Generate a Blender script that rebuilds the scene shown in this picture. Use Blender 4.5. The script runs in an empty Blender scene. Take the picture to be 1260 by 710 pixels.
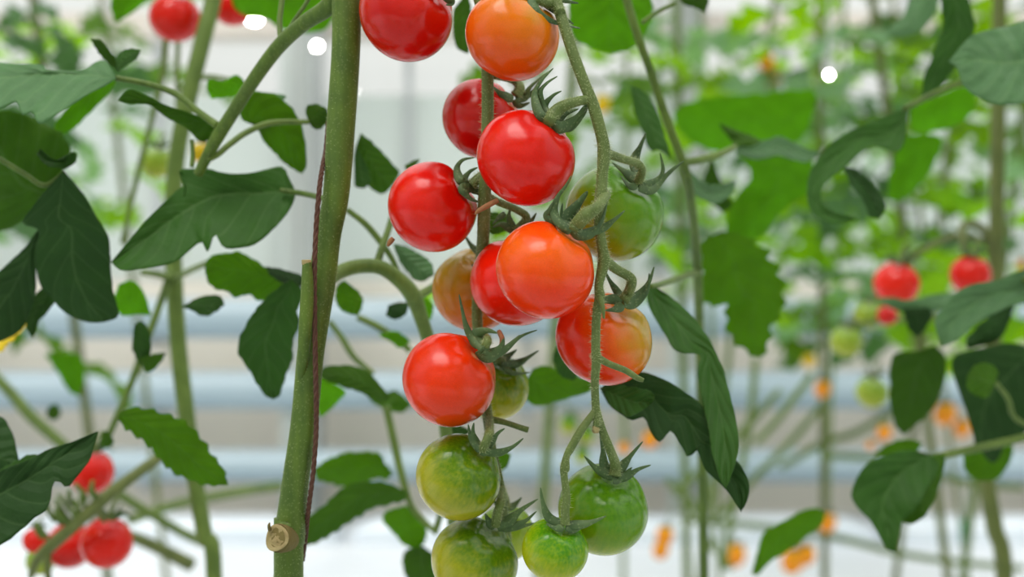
import bpy, bmesh, math, random
from mathutils import Vector, Matrix, noise
random.seed(7)
S = bpy.context.scene
COL = S.collection

# ------------------------------------------------------------ camera, sky, sun, exposure
F, H = 1400.0, 0.82                      # focal length in pixels of a 1260x710 frame, camera height
cam_d = bpy.data.cameras.new('camera'); cam = bpy.data.objects.new('camera', cam_d); COL.objects.link(cam)
cam.location = (0, 0, H); cam.rotation_euler = (math.pi / 2, 0, 0)
cam_d.sensor_width = 36; cam_d.lens = 36 * F / 1260
cam_d.clip_start = 0.02; cam_d.clip_end = 60
cam_d.dof.use_dof = True; cam_d.dof.focus_distance = 0.337; cam_d.dof.aperture_fstop = 7.6
S.camera = cam
S.view_settings.view_transform = 'Standard'; S.view_settings.look = 'None'
S.view_settings.gamma = 1; S.view_settings.use_curve_mapping = False
S.view_settings.exposure = 0.27

W = bpy.data.worlds.new('overcast_sky'); S.world = W; W.use_nodes = True
nt = W.node_tree; nt.nodes.clear()
wo = nt.nodes.new('ShaderNodeOutputWorld'); bg = nt.nodes.new('ShaderNodeBackground')
tc = nt.nodes.new('ShaderNodeTexCoord'); sx = nt.nodes.new('ShaderNodeSeparateXYZ'); mr = nt.nodes.new('ShaderNodeMapRange')
nt.links.new(tc.outputs['Generated'], sx.inputs[0]); nt.links.new(sx.outputs['Z'], mr.inputs['Value'])
mr.inputs['From Min'].default_value = 0; mr.inputs['From Max'].default_value = 1      # overcast: zenith brighter than horizon
mr.inputs['To Min'].default_value = 0.5; mr.inputs['To Max'].default_value = 1.9
nt.links.new(mr.outputs[0], bg.inputs['Strength']); bg.inputs['Color'].default_value = (1.0, 0.99, 0.965, 1)
nt.links.new(bg.outputs[0], wo.inputs[0])

sd = bpy.data.lights.new('hazy_sun', 'SUN'); sun = bpy.data.objects.new('hazy_sun', sd); COL.objects.link(sun)
sd.energy = 1.5; sd.angle = math.radians(34); sd.color = (1.0, 0.97, 0.92)
sun.rotation_euler = (math.radians(24), math.radians(-14), 0); sun.location = (0, -1, 4)

# ------------------------------------------------------------ helpers
def P(px, py, d):
    return Vector(((px - 630) / F * d, d, H - (py - 355) / F * d))
def lin(c):
    f = lambda v: (v / 255 / 12.92) if v / 255 <= 0.04045 else ((v / 255 + 0.055) / 1.055) ** 2.4
    return (f(c[0]), f(c[1]), f(c[2]), 1)
def tag(o, label=None, cat=None, group=None, kind=None):
    if label: o['label'] = label
    if cat: o['category'] = cat
    if group: o['group'] = group
    if kind: o['kind'] = kind
    return o
def link(name, me, mat=None, parent=None, smooth=True):
    o = bpy.data.objects.new(name, me); COL.objects.link(o)
    if mat: 
        if not me.materials: me.materials.append(mat)
    if parent:
        o.parent = parent
        if parent.get('_w'): o.matrix_parent_inverse = parent.matrix_basis.inverted()
    if smooth:
        for p in me.polygons: p.use_smooth = True
    return o
def mesh(name, vs, fs, uvs=None):
    me = bpy.data.meshes.new(name); me.from_pydata([tuple(v) for v in vs], [], fs); me.update()
    if uvs:
        ul = me.uv_layers.new(name='UVMap')
        for l in me.loops: ul.data[l.index].uv = uvs[l.vertex_index]
    return me
def empty(name, loc, label=None, cat=None, group=None):
    o = bpy.data.objects.new(name, None); COL.objects.link(o); o.location = loc; o.empty_display_size = 0.02
    o['_w'] = 1                          # children are given in world space
    return tag(o, label, cat, group)
def box(name, lo, hi, mat, parent=None, bev=0.0):
    bm = bmesh.new(); bmesh.ops.create_cube(bm, size=1)
    for v in bm.verts:
        v.co = Vector([lo[i] + (v.co[i] + 0.5) * (hi[i] - lo[i]) for i in range(3)])
    if bev: bmesh.ops.bevel(bm, geom=bm.edges[:], offset=bev, segments=2, affect='EDGES')
    me = bpy.data.meshes.new(name); bm.to_mesh(me); bm.free()
    return link(name, me, mat, parent, smooth=False)

def catmull(pts, sub=6):
    n = len(pts)
    if n < 3: 
        a, b = pts; return [tuple(a[k] + (b[k] - a[k]) * i / sub for k in range(len(a))) for i in range(sub + 1)]
    out = []
    for i in range(n - 1):
        p0 = pts[max(i - 1, 0)]; p1 = pts[i]; p2 = pts[i + 1]; p3 = pts[min(i + 2, n - 1)]
        for s in range(sub):
            t = s / sub
            out.append(tuple(0.5 * (2 * p1[k] + (p2[k] - p0[k]) * t + (2 * p0[k] - 5 * p1[k] + 4 * p2[k] - p3[k]) * t * t
                       + (-p0[k] + 3 * p1[k] - 3 * p2[k] + p3[k]) * t ** 3) for k in range(len(p1))))
    out.append(tuple(pts[-1])); return out
def tube_mesh(name, P3, R, segs=10, wob=0.0):
    """P3 world points, R radii: a capped swept tube"""
    vs, fs, uvs = [], [], []
    n = len(P3); up = Vector((0.0, -1, 0.05)).normalized()
    for i in range(n):
        t = (P3[min(i + 1, n - 1)] - P3[max(i - 1, 0)])
        t = t.normalized() if t.length > 1e-9 else Vector((0, 0, 1))
        a = t.cross(up)
        if a.length < 1e-3: a = t.cross(Vector((1, 0, 0)))
        a.normalize(); b = t.cross(a).normalized()
        for k in range(segs):
            an = 2 * math.pi * k / segs
            rr = R[i] * (1 + wob * math.cos(5 * an + i * 0.05))
            vs.append(P3[i] + (a * math.cos(an) + b * math.sin(an)) * rr); uvs.append((k / segs, i / n))
    for i in range(n - 1):
        for k in range(segs):
            k2 = (k + 1) % segs
            fs.append((i * segs + k, i * segs + k2, (i + 1) * segs + k2, (i + 1) * segs + k))
    c0 = len(vs); vs.append(P3[0]); uvs.append((0, 0)); c1 = len(vs); vs.append(P3[-1]); uvs.append((0, 1))
    for k in range(segs):
        k2 = (k + 1) % segs
        fs.append((c0, k2, k)); fs.append((c1, (n - 1) * segs + k, (n - 1) * segs + k2))
    return mesh(name, vs, fs, uvs)
def px_path(pts, sub=6):
    """pts (px, py, depth, radius_px) -> world points and radii, smoothed"""
    q = catmull(pts, sub)
    return [P(a[0], a[1], a[2]) for a in q], [max(a[3], 0.2) * a[2] / F for a in q]
def tube(name, pts, mat, parent=None, segs=10, sub=6, wob=0.0):
    p, r = px_path(pts, sub)
    return link(name, tube_mesh(name, p, r, segs, wob), mat, parent)
def hairs(name, pts, mat, parent, count, length=0.0011, seed=1):
    """short hairs standing on a stalk"""
    rnd = random.Random(seed); p, r = px_path(pts, 6); vs, fs = [], []
    for _ in range(count):
        i = rnd.randrange(len(p) - 1); f = rnd.random()
        c = p[i].lerp(p[i + 1], f); t = (p[i + 1] - p[i]).normalized()
        a = t.orthogonal().normalized(); b = t.cross(a); an = rnd.random() * 2 * math.pi
        nrm = a * math.cos(an) + b * math.sin(an)
        base = c + nrm * r[i] * 0.97; s = t.cross(nrm)
        l = length * (0.5 + rnd.random()); w = 0.00005
        tip = base + (nrm + t * (rnd.random() - 0.5) * 0.7).normalized() * l
        k = len(vs); vs += [base + s * w, base - s * w * 0.5 + t * w, base - s * w * 0.5 - t * w, tip]
        fs += [(k, k + 1, k + 3), (k + 1, k + 2, k + 3), (k + 2, k, k + 3)]
    return tag(link(name, mesh(name, vs, fs), mat, parent), kind='stuff')

# ------------------------------------------------------------ materials
def new_mat(name):
    m = bpy.data.materials.new(name); m.use_nodes = True
    return m, m.node_tree, m.node_tree.nodes['Principled BSDF'], m.node_tree.nodes['Material Output']
def N(nt, t, **kw):
    n = nt.nodes.new(t)
    for k, v in kw.items():
        if k in n.inputs: n.inputs[k].default_value = v
        else: setattr(n, k, v)
    return n
def math_n(nt, op, a, b=None, clamp=False):
    n = nt.nodes.new('ShaderNodeMath'); n.operation = op; n.use_clamp = clamp
    for i, v in enumerate((a, b)):
        if v is None: continue
        if isinstance(v, (int, float)): n.inputs[i].default_value = v
        else: nt.links.new(v, n.inputs[i])
    return n.outputs[0]
def mixc(nt, f, a, b):
    n = nt.nodes.new('ShaderNodeMix'); n.data_type = 'RGBA'
    for s, v in (('Factor', f), ('A', a), ('B', b)):
        sock = [i for i in n.inputs if i.name == s and (i.type == 'RGBA' or s == 'Factor') and i.enabled][0]
        if isinstance(v, (int, float, tuple)): sock.default_value = v
        else: nt.links.new(v, sock)
    return [o for o in n.outputs if o.type == 'RGBA'][0]
def plain(name, c, rough=0.5, metal=0.0, c2=None, scale=8.0, bump=0.0, detail=3):
    m, nt, b, out = new_mat(name)
    b.inputs['Base Color'].default_value = lin(c); b.inputs['Roughness'].default_value = rough; b.inputs['Metallic'].default_value = metal
    if c2 or bump:
        t = N(nt, 'ShaderNodeTexCoord'); no = N(nt, 'ShaderNodeTexNoise', Scale=scale, Detail=detail)
        nt.links.new(t.outputs['Object'], no.inputs['Vector'])
        if c2: nt.links.new(mixc(nt, no.outputs['Fac'], lin(c), lin(c2)), b.inputs['Base Color'])
        if bump:
            bp = N(nt, 'ShaderNodeBump', Strength=bump, Distance=0.002); nt.links.new(no.outputs['Fac'], bp.inputs['Height'])
            nt.links.new(bp.outputs[0], b.inputs['Normal'])
    return m
def stem_mat(name, c, c2, speck=0.35):
    """green stalk: lengthwise streaks, pale specks and fine fuzz"""
    m, nt, b, out = new_mat(name)
    t = N(nt, 'ShaderNodeTexCoord')
    n1 = N(nt, 'ShaderNodeTexNoise', Scale=90.0, Detail=3); nt.links.new(t.outputs['Object'], n1.inputs['Vector'])
    mp = N(nt, 'ShaderNodeMapping'); mp.inputs['Scale'].default_value = (500, 500, 40); nt.links.new(t.outputs['Object'], mp.inputs[0])
    n2 = N(nt, 'ShaderNodeTexNoise', Scale=1.0, Detail=2); nt.links.new(mp.outputs[0], n2.inputs['Vector'])
    n3 = N(nt, 'ShaderNodeTexVoronoi', Scale=900.0); nt.links.new(t.outputs['Object'], n3.inputs['Vector'])
    f = math_n(nt, 'ADD', math_n(nt, 'MULTIPLY', n1.outputs['Fac'], 0.6), math_n(nt, 'MULTIPLY', n2.outputs['Fac'], 0.4))
    cr = N(nt, 'ShaderNodeMapRange'); cr.inputs['From Min'].default_value = 0.35; cr.inputs['From Max'].default_value = 0.65
    nt.links.new(f, cr.inputs['Value'])
    col = mixc(nt, cr.outputs[0], lin(c), lin(c2))
    sp = math_n(nt, 'MULTIPLY', math_n(nt, 'LESS_THAN', n3.outputs['Distance'], 0.28), speck)
    nt.links.new(mixc(nt, sp, col, lin((196, 205, 150))), b.inputs['Base Color'])
    bp = N(nt, 'ShaderNodeBump', Strength=0.35, Distance=0.0004); nt.links.new(math_n(nt, 'ADD', f, sp), bp.inputs['Height'])
    nt.links.new(bp.outputs[0], b.inputs['Normal'])
    b.inputs['Roughness'].default_value = 0.6; b.inputs['Sheen Weight'].default_value = 0.15
    b.inputs['Sheen Roughness'].default_value = 0.4; b.inputs['Sheen Tint'].default_value = lin((220, 230, 180))
    return m
def leaf_mat(name, top, trans, rough=0.5, tf=0.45, vein=0.16):
    """leaf blade: reflecting face, light passing through, veins from the blade's own UV"""
    m, nt, b, out = new_mat(name)
    uv = N(nt, 'ShaderNodeUVMap'); s = N(nt, 'ShaderNodeSeparateXYZ'); nt.links.new(uv.outputs[0], s.inputs[0])
    a = math_n(nt, 'ABSOLUTE', math_n(nt, 'SUBTRACT', math_n(nt, 'MULTIPLY', s.outputs['X'], 2.0), 1.0))
    ph = math_n(nt, 'FRACT', math_n(nt, 'SUBTRACT', math_n(nt, 'MULTIPLY', s.outputs['Y'], 7.0), math_n(nt, 'MULTIPLY', a, 1.7)))
    lat = math_n(nt, 'ABSOLUTE', math_n(nt, 'SUBTRACT', ph, 0.5))
    v1 = math_n(nt, 'LESS_THAN', lat, 0.05); v2 = math_n(nt, 'LESS_THAN', a, 0.035)
    vv = math_n(nt, 'MAXIMUM', math_n(nt, 'MULTIPLY', v1, 0.6), v2)
    t = N(nt, 'ShaderNodeTexCoord'); no = N(nt, 'ShaderNodeTexNoise', Scale=110.0, Detail=5); nt.links.new(t.outputs['Object'], no.inputs['Vector'])
    oi = N(nt, 'ShaderNodeObjectInfo')
    k = math_n(nt, 'ADD', math_n(nt, 'MULTIPLY', no.outputs['Fac'], 0.7), math_n(nt, 'MULTIPLY', oi.outputs['Random'], 0.5))
    tl, rl = lin(trans), lin(top)
    dk = lambda c, f: (c[0] * f, c[1] * f, c[2] * f, 1)
    ctop = mixc(nt, k, dk(rl, 0.65), dk(rl, 1.3)); ctop = mixc(nt, math_n(nt, 'MULTIPLY', vv, vein), ctop, lin((150, 185, 120)))
    ctr = mixc(nt, k, dk(tl, 0.7), dk(tl, 1.2)); ctr = mixc(nt, math_n(nt, 'MULTIPLY', vv, vein * 0.8), ctr, dk(tl, 0.45))
    nt.links.new(ctop, b.inputs['Base Color']); b.inputs['Roughness'].default_value = rough
    b.inputs['Specular IOR Level'].default_value = 0.25
    bp = N(nt, 'ShaderNodeBump', Strength=0.7, Distance=0.0016)
    hb = math_n(nt, 'ADD', math_n(nt, 'MULTIPLY', math_n(nt, 'MULTIPLY', lat, 2.0, True), 0.45), no.outputs['Fac'])
    nt.links.new(hb, bp.inputs['Height']); nt.links.new(bp.outputs[0], b.inputs['Normal'])
    tr = N(nt, 'ShaderNodeBsdfTranslucent'); nt.links.new(ctr, tr.inputs['Color']); nt.links.new(bp.outputs[0], tr.inputs['Normal'])
    mx = N(nt, 'ShaderNodeMixShader'); mx.inputs[0].default_value = tf
    nt.links.new(b.outputs[0], mx.inputs[1]); nt.links.new(tr.outputs[0], mx.inputs[2]); nt.links.new(mx.outputs[0], out.inputs['Surface'])
    return m
def tomato_mat(name, stops, g=(0, 0, 1), streak=0.0, rough=0.2, sss=0.06):
    """skin colour changes along a direction of the fruit (stem end to blossom end), with fine streaks"""
    m, nt, b, out = new_mat(name)
    t = N(nt, 'ShaderNodeTexCoord'); gv = Vector(g).normalized()
    dp = N(nt, 'ShaderNodeVectorMath', operation='DOT_PRODUCT'); dp.inputs[1].default_value = tuple(gv)
    nt.links.new(t.outputs['Object'], dp.inputs[0])
    no = N(nt, 'ShaderNodeTexNoise', Scale=1.6, Detail=3); nt.links.new(t.outputs['Object'], no.inputs['Vector'])
    mp = N(nt, 'ShaderNodeMapping'); mp.inputs['Scale'].default_value = (9, 9, 1.6); nt.links.new(t.outputs['Object'], mp.inputs[0])
    ns = N(nt, 'ShaderNodeTexNoise', Scale=1.5, Detail=3); nt.links.new(mp.outputs[0], ns.inputs['Vector'])
    f = math_n(nt, 'MULTIPLY', math_n(nt, 'ADD', dp.outputs['Value'], 1.0), 0.5)
    f = math_n(nt, 'ADD', f, math_n(nt, 'MULTIPLY', math_n(nt, 'SUBTRACT', no.outputs['Fac'], 0.5), 0.30))
    f = math_n(nt, 'ADD', f, math_n(nt, 'MULTIPLY', math_n(nt, 'SUBTRACT', ns.outputs['Fac'], 0.5), streak), True)
    r = N(nt, 'ShaderNodeValToRGB'); nt.links.new(f, r.inputs[0]); e = r.color_ramp.elements
    while len(e) < len(stops): e.new(0.5)
    for i, (p, c) in enumerate(stops): e[i].position = p; q = lin(c); e[i].color = (min(q[0] * 1.15, 0.9), q[1] * 0.92, q[2] * 0.35, 1)
    fine = N(nt, 'ShaderNodeTexNoise', Scale=45.0, Detail=2); nt.links.new(t.outputs['Object'], fine.inputs['Vector'])
    hs = N(nt, 'ShaderNodeHueSaturation'); nt.links.new(r.outputs[0], hs.inputs['Color'])
    nt.links.new(math_n(nt, 'ADD', 0.82, math_n(nt, 'MULTIPLY', fine.outputs['Fac'], 0.36)), hs.inputs['Value'])
    nt.links.new(hs.outputs[0], b.inputs['Base Color'])
    b.inputs['Roughness'].default_value = rough; b.inputs['Specular IOR Level'].default_value = 0.34
    b.inputs['Coat Weight'].default_value = 0.05; b.inputs['Coat Roughness'].default_value = 0.15
    b.inputs['Subsurface Weight'].default_value = sss; b.inputs['Subsurface Radius'].default_value = (1.0, 0.5, 0.2); b.inputs['Subsurface Scale'].default_value = 0.003
    return m

M = {}
M['stem'] = stem_mat('stem_skin', (60, 86, 14), (90, 114, 28), 0.08)
M['stalk'] = stem_mat('stalk_skin', (80, 98, 42), (104, 120, 60), 0.12)
M['sepal'] = stem_mat('sepal_skin', (52, 78, 40), (84, 108, 62), 0.12)
M['pale_stem'] = stem_mat('pale_stem_skin', (76, 100, 30), (104, 126, 50), 0.04)
M['olive_stem'] = stem_mat('olive_stem_skin', (80, 92, 38), (104, 112, 54), 0.04)
M['hair'] = plain('hair_fibre', (190, 198, 150), 0.6)
M['cut'] = plain('dried_cut', (196, 178, 130), 0.8, c2=(120, 96, 56), scale=260, bump=0.8)
M['bark'] = plain('cut_rim', (128, 110, 62), 0.8, c2=(94, 84, 40), scale=200, bump=0.5)
M['twine'] = plain('brown_twine', (66, 38, 30), 0.8, c2=(104, 66, 52), scale=400, bump=0.4)
M['style'] = plain('dried_style', (176, 120, 78), 0.8, c2=(120, 70, 44), scale=500, bump=0.4)
M['bright'] = leaf_mat('leaf_bright', (90, 130, 14), (140, 190, 0), 0.55, 0.55, 0.12)  # blade tones: own greens plus backlight and shade put into the colour
M['lime'] = leaf_mat('leaf_lime', (98, 144, 16), (154, 212, 0), 0.55, 0.58, 0.1)
M['mid'] = leaf_mat('leaf_mid', (70, 108, 22), (108, 156, 4), 0.55, 0.45)
M['dark'] = leaf_mat('leaf_dark', (56, 98, 32), (76, 130, 10), 0.55, 0.32)
M['deep'] = leaf_mat('leaf_deep', (40, 74, 28), (50, 94, 10), 0.6, 0.22, 0.10)
M['grey'] = leaf_mat('leaf_grey', (82, 120, 76), (84, 136, 30), 0.5, 0.22, 0.18)
M['pale'] = leaf_mat('leaf_pale', (120, 158, 120), (130, 180, 70), 0.5, 0.4, 0.1)
M['yellow'] = plain('petal_yellow', (240, 205, 20), 0.5)

# ------------------------------------------------------------ leaves
def resample(pl, n):
    L = [0]
    for a, b in zip(pl, pl[1:]): L.append(L[-1] + math.hypot(b[0] - a[0], b[1] - a[1]))
    out, j = [], 0
    for i in range(n + 1):
        s = L[-1] * i / n
        while j < len(L) - 2 and L[j + 1] < s: j += 1
        k = 0 if L[j + 1] == L[j] else (s - L[j]) / (L[j + 1] - L[j])
        out.append((pl[j][0] + (pl[j + 1][0] - pl[j][0]) * k, pl[j][1] + (pl[j + 1][1] - pl[j][1]) * k))
    return out
def leaf(parent, poly, tip, d, mat, ty=0.5, tx=0.0, fold=0.25, quilt=0.35, wave=0.5, teeth=0.0, n=30, m=9, mid=None, seed=0, curl=0.0, byindex=False, name='leaf'):
    """blade from its outline (base first, tip index given): real depth from tilt, fold along the midrib, quilting between veins"""
    Lp = resample(catmull(poly[:tip + 1], 5), n); Rp = resample(catmull([poly[0]] + poly[:tip - 1:-1], 5), n)
    if byindex:
        pick = lambda pl: [pl[round(i * (len(pl) - 1) / n)] for i in range(n + 1)]
        Lp = pick(catmull(poly[:tip + 1], 8)); Rp = pick(catmull([poly[0]] + poly[:tip - 1:-1], 8))
    Mp = resample(catmull(mid, 5), n) if mid else [((a[0] + b[0]) / 2, (a[1] + b[1]) / 2) for a, b in zip(Lp, Rp)]
    cx = sum(q[0] for q in poly) / len(poly); cy = sum(q[1] for q in poly) / len(poly); s = d / F
    rnd = random.Random(seed + int(cx * 7 + cy)); ph = rnd.random() * 6.28; f1 = 2.5 + rnd.random() * 1.5
    vs, uvs, fs = [], [], []
    for i in range(n + 1):
        t = i / n; a, b, c = Lp[i], Rp[i], Mp[i]
        w = max(math.hypot(a[0] - b[0], a[1] - b[1]), 1.5) * 0.5
        for j in range(-m, m + 1):
            u = j / m; e = a if u < 0 else b; k = abs(u)
            x = c[0] + (e[0] - c[0]) * k; y = c[1] + (e[1] - c[1]) * k
            if w < 1: x += u * 0.7
            if teeth and abs(j) == m and 0 < i < n:
                z = ((t * 9 * (1 if u < 0 else 1.13) + ph) % 1.0); g = (z if z < 0.75 else 3 * (1 - z)) - 0.35
                dl = max(math.hypot(e[0] - c[0], e[1] - c[1]), 1); x += (e[0] - c[0]) / dl * g * teeth; y += (e[1] - c[1]) / dl * g * teeth
            if abs(j) == m and 0 < i < n:
                g = 1.6 * noise.noise(Vector((t * 9, u * 3, ph))) + 0.9 * noise.noise(Vector((t * 23, u * 5, ph)))
                dl = max(math.hypot(e[0] - c[0], e[1] - c[1]), 1); x += (e[0] - c[0]) / dl * g; y += (e[1] - c[1]) / dl * g
            o = ty * (cy - y) + tx * (x - cx) + fold * k * w
            o += quilt * w * 0.11 * -abs(math.sin(math.pi * (t * 7 - k * 1.7))) * min(1, k * 3) * (1 - 0.4 * k)
            o += wave * w * 0.22 * k * math.sin(t * f1 * 4 + ph + (1.7 if u < 0 else 0)) + curl * w * (t - 0.5) ** 2 * 4
            o += (4.0 * noise.noise(Vector((x * 0.03, y * 0.03, seed + ph))) + 1.6 * noise.noise(Vector((x * 0.09, y * 0.09, seed + ph)))) * wave
            vs.append(P(x, y, d + o * s)); uvs.append((u * 0.5 + 0.5, t))
    q = 2 * m + 1
    for i in range(n):
        for j in range(q - 1): fs.append((i * q + j, i * q + j + 1, (i + 1) * q + j + 1, (i + 1) * q + j))
    o = link(name, mesh(name, vs, fs, uvs), M[mat], parent)
    sm = o.modifiers.new('thickness', 'SOLIDIFY'); sm.thickness = 0.00025; sm.offset = 0
    return o

def compound_leaf_mesh(name, seed):
    """a whole tomato leaf of unit length: rachis and lobed leaflets, drooping"""
    rnd = random.Random(seed); vs, fs, uvs = [], [], []
    def droop(p): return Vector((p.x, p.y, p.z - 0.35 * p.y ** 2))
    R = [droop(Vector((0, i / 10, 0.12 * i / 10))) for i in range(11)]
    tm = tube_mesh('t', R, [0.014 * (1 - 0.6 * i / 10) for i in range(11)], 5)
    for v in tm.vertices: vs.append(v.co.copy()); uvs.append((0.5, 0.2))
    for p in tm.polygons: fs.append(tuple(p.vertices))
    bpy.data.meshes.remove(tm)
    def leaflet(base, ang, ln, wd):
        n, m = 14, 4; k0 = len(vs); tilt = rnd.uniform(-0.5, 0.2); lob = rnd.random() * 6; roll = rnd.uniform(-0.5, 0.5)
        for i in range(n + 1):
            t = i / n
            w = wd * (math.sin(math.pi * min(1, t ** 0.75)) ** 0.8) * (1 + 0.3 * math.sin(t * 15 + lob)) + 0.002
            for j in range(-m, m + 1):
                u = j / m
                lx = u * w; ly = t * ln + abs(u) * w * 0.25; lz = tilt * t * t * ln + 0.35 * abs(u) * w + roll * u * w + 0.05 * ln * math.sin(9 * t + u * 2 + lob)
                x = lx * math.cos(ang) + ly * math.sin(ang); y = -lx * math.sin(ang) + ly * math.cos(ang)
                vs.append(droop(base) + Vector((x, y, lz - 0.15 * t * ln))); uvs.append((u * 0.5 + 0.5, t))
        q = 2 * m + 1
        for i in range(n):
            for j in range(q - 1): fs.append((k0 + i * q + j, k0 + i * q + j + 1, k0 + (i + 1) * q + j + 1, k0 + (i + 1) * q + j))
    for t, l in ((0.38, 0.34), (0.66, 0.40)):
        for sg in (-1, 1):
            leaflet(Vector((0, t + rnd.uniform(-.04, .04), 0.1 * t)), sg * rnd.uniform(0.9, 1.4), l * rnd.uniform(.8, 1.15), 0.14 * rnd.uniform(.8, 1.2))
    leaflet(Vector((0, 0.97, 0.12)), rnd.uniform(-.2, .2), 0.48, 0.18)
    return mesh(name, vs, fs, uvs)

# ------------------------------------------------------------ the greenhouse: floor, back wall, posts, beam, pipes, lamps
WALL = 4.1                                # distance of the end wall
floor_m = plain('white_floor_film', (226, 229, 232), 0.4, c2=(200, 208, 216), scale=3.0, bump=0.4)
wall_m = plain('white_panel', (222, 226, 222), 0.5, c2=(208, 216, 212), scale=2.0)
wt = wall_m.node_tree; wtr = N(wt, 'ShaderNodeBsdfTranslucent'); wtr.inputs['Color'].default_value = (0.80, 0.86, 0.83, 1); wmx = N(wt, 'ShaderNodeMixShader'); wmx.inputs[0].default_value = 0.5
wt.links.new(wt.nodes['Principled BSDF'].outputs[0], wmx.inputs[1]); wt.links.new(wtr.outputs[0], wmx.inputs[2]); wt.links.new(wmx.outputs[0], wt.nodes['Material Output'].inputs['Surface'])
cream_m = plain('cream_panel', (240, 234, 222), 0.7, c2=(230, 224, 210), scale=4.0)
alu_m = plain('aluminium', (190, 194, 196), 0.45, 0.3)
post_m = plain('post_grey', (168, 172, 172), 0.5, 0.1)
pipe_m = plain('pipe_paint', (158, 176, 184), 0.35, c2=(146, 166, 176), scale=5.0)
beam_m = plain('beam_paint', (214, 206, 196), 0.6)
gm, gnt, gb, gout = new_mat('roof_glass')
gtr = N(gnt, 'ShaderNodeBsdfTransparent'); ggl = N(gnt, 'ShaderNodeBsdfGlossy', Roughness=0.05); gmx = N(gnt, 'ShaderNodeMixShader'); gmx.inputs[0].default_value = 0.05
gtr.inputs['Color'].default_value = (0.95, 0.97, 0.96, 1)
gnt.links.new(gtr.outputs[0], gmx.inputs[1]); gnt.links.new(ggl.outputs[0], gmx.inputs[2]); gnt.links.new(gmx.outputs[0], gout.inputs['Surface'])

tag(box('floor', (-6, -3, -0.1), (6, 7, 0), floor_m), kind='structure')
zw = lambda py, d=WALL: H - (py - 355) / F * d
xw = lambda px, d=WALL: (px - 630) / F * d
wb = empty('wall_back', (0, WALL + 0.1, 0)); tag(wb, kind='structure')
box('sill_panel', (-3.6, WALL + 0.06, 0), (3.6, WALL + 0.16, zw(345)), cream_m, wb)
edges = [-3.6 + 0.46 * i for i in range(17)]
for a in edges[:-1]:                       # upright white panels above the sill
    box('panel', (a + 0.012, WALL + 0.08, zw(345) + 0.005), (a + 0.448, WALL + 0.11, zw(112)), wall_m, wb, 0.004)
    box('glass_pane', (a + 0.012, WALL + 0.09, zw(110)), (a + 0.448, WALL + 0.094, 2.75), gm, wb)
    box('glazing_bar', (a - 0.012, WALL + 0.07, zw(345)), (a + 0.012, WALL + 0.13, 2.75), alu_m, wb)
tr = box('trim_1', (-3.6, WALL - 0.02, zw(48)), (3.6, WALL + 0.068, zw(16)), beam_m, None, 0.01); tag(tr, kind='structure')
for k, px in enumerate((386, 838, -80, 1330)):
    p = empty('trim_%d' % (k + 2), (xw(px), WALL - 0.12, 0)); tag(p, kind='structure')
    x = xw(px); 
    box('post', (x - 0.055, WALL - 0.2, 0.02), (x + 0.055, WALL - 0.09, 2.8), post_m, p, 0.008)
    box('flange', (x - 0.075, WALL - 0.215, 0.02), (x + 0.02, WALL - 0.2, 2.8), wall_m, p, 0.003)
    box('foot_plate', (x - 0.11, WALL - 0.26, 0), (x + 0.11, WALL - 0.04, 0.02), post_m, p)
# unseen roof members, added to split the sky highlights on the fruit: gutter, rafters
rg = empty('ceiling', (0, 0, 2.8)); tag(rg, kind='structure')
box('added_gutter', (-0.14, -3, 2.72), (0.30, WALL + 0.1, 2.86), alu_m, rg)
for i in range(8):
    y = -2.6 + i * 0.95
    box('rafter', (-4, y, 2.86), (4, y + 0.06, 2.94), alu_m, rg)

def ring_pipe(name, py, r, d, label):
    z = H - (py - 355) / F * d; e = empty(name, (0, d, 0), label, 'pipe', 'heating pipes along the end wall')
    pts = [Vector((-3.4 + 6.8 * i / 16, d, z)) for i in range(17)]
    link('pipe_run', tube_mesh('pipe_run', pts, [r] * 17, 24), pipe_m, e)
    for x in (-3.0, -1.25, 0.05, 1.32, 3.0):
        box('bracket', (x - 0.015, d - 0.01, z - r - 0.03), (x + 0.015, WALL + 0.055, z - r + 0.005), post_m, e)
    for x in (-2.1, 2.2):
        pts = [Vector((x - 0.03 + 0.06 * i / 3, d, z)) for i in range(4)]
        link('coupling', tube_mesh('coupling', pts, [r * 1.12] * 4, 24), post_m, e)
ring_pipe('heating_pipe', 392, 0.070, 3.92, 'pale blue painted heating pipe on end wall, topmost of three')
ring_pipe('heating_pipe', 480, 0.066, 3.90, 'pale blue painted heating pipe on end wall, middle of three')
ring_pipe('heating_pipe', 573, 0.056, 3.88, 'pale blue painted heating pipe low on end wall, lowest of three')
# white substrate bags lying on the floor in front of the wall
bag_m = plain('white_bag_film', (226, 232, 238), 0.3, c2=(200, 212, 222), scale=9.0, bump=1.0)
def slab(px, d, w, label):
    me = bpy.data.meshes.new('growing_slab'); bm = bmesh.new(); bmesh.ops.create_cube(bm, size=1)
    bmesh.ops.subdivide_edges(bm, edges=bm.edges[:], cuts=9, use_grid_fill=True)
    for v in bm.verts:
        c = v.co.copy(); k = 1 - 0.12 * (2 * abs(c.x)) ** 4
        v.co = Vector((c.x * w, c.y * 0.17 * k, (c.z + 0.5) * 0.075 * (1 - 0.35 * (2 * abs(c.x)) ** 6) * (1 - 0.3 * (2 * abs(c.y)) ** 4) * (1 + 0.06 * noise.noise(c * 8))))
    bm.to_mesh(me); bm.free(); o = link('growing_slab', me, bag_m); o.location = (xw(px, d), d, 0.0)
    tag(o, label, 'growing bag', 'growing slabs on the floor')
for px_, w_ in ((-60, 'under the dark leaved plant at the side'), (265, 'below the slim leaning stem'), (590, 'behind the hanging cluster'), (915, 'behind the low bright slanting leaf'), (1240, 'behind the olive stem')):
    slab(px_, 3.72, .82, 'white film growing bag at the foot of the end wall ' + w_)

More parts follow.
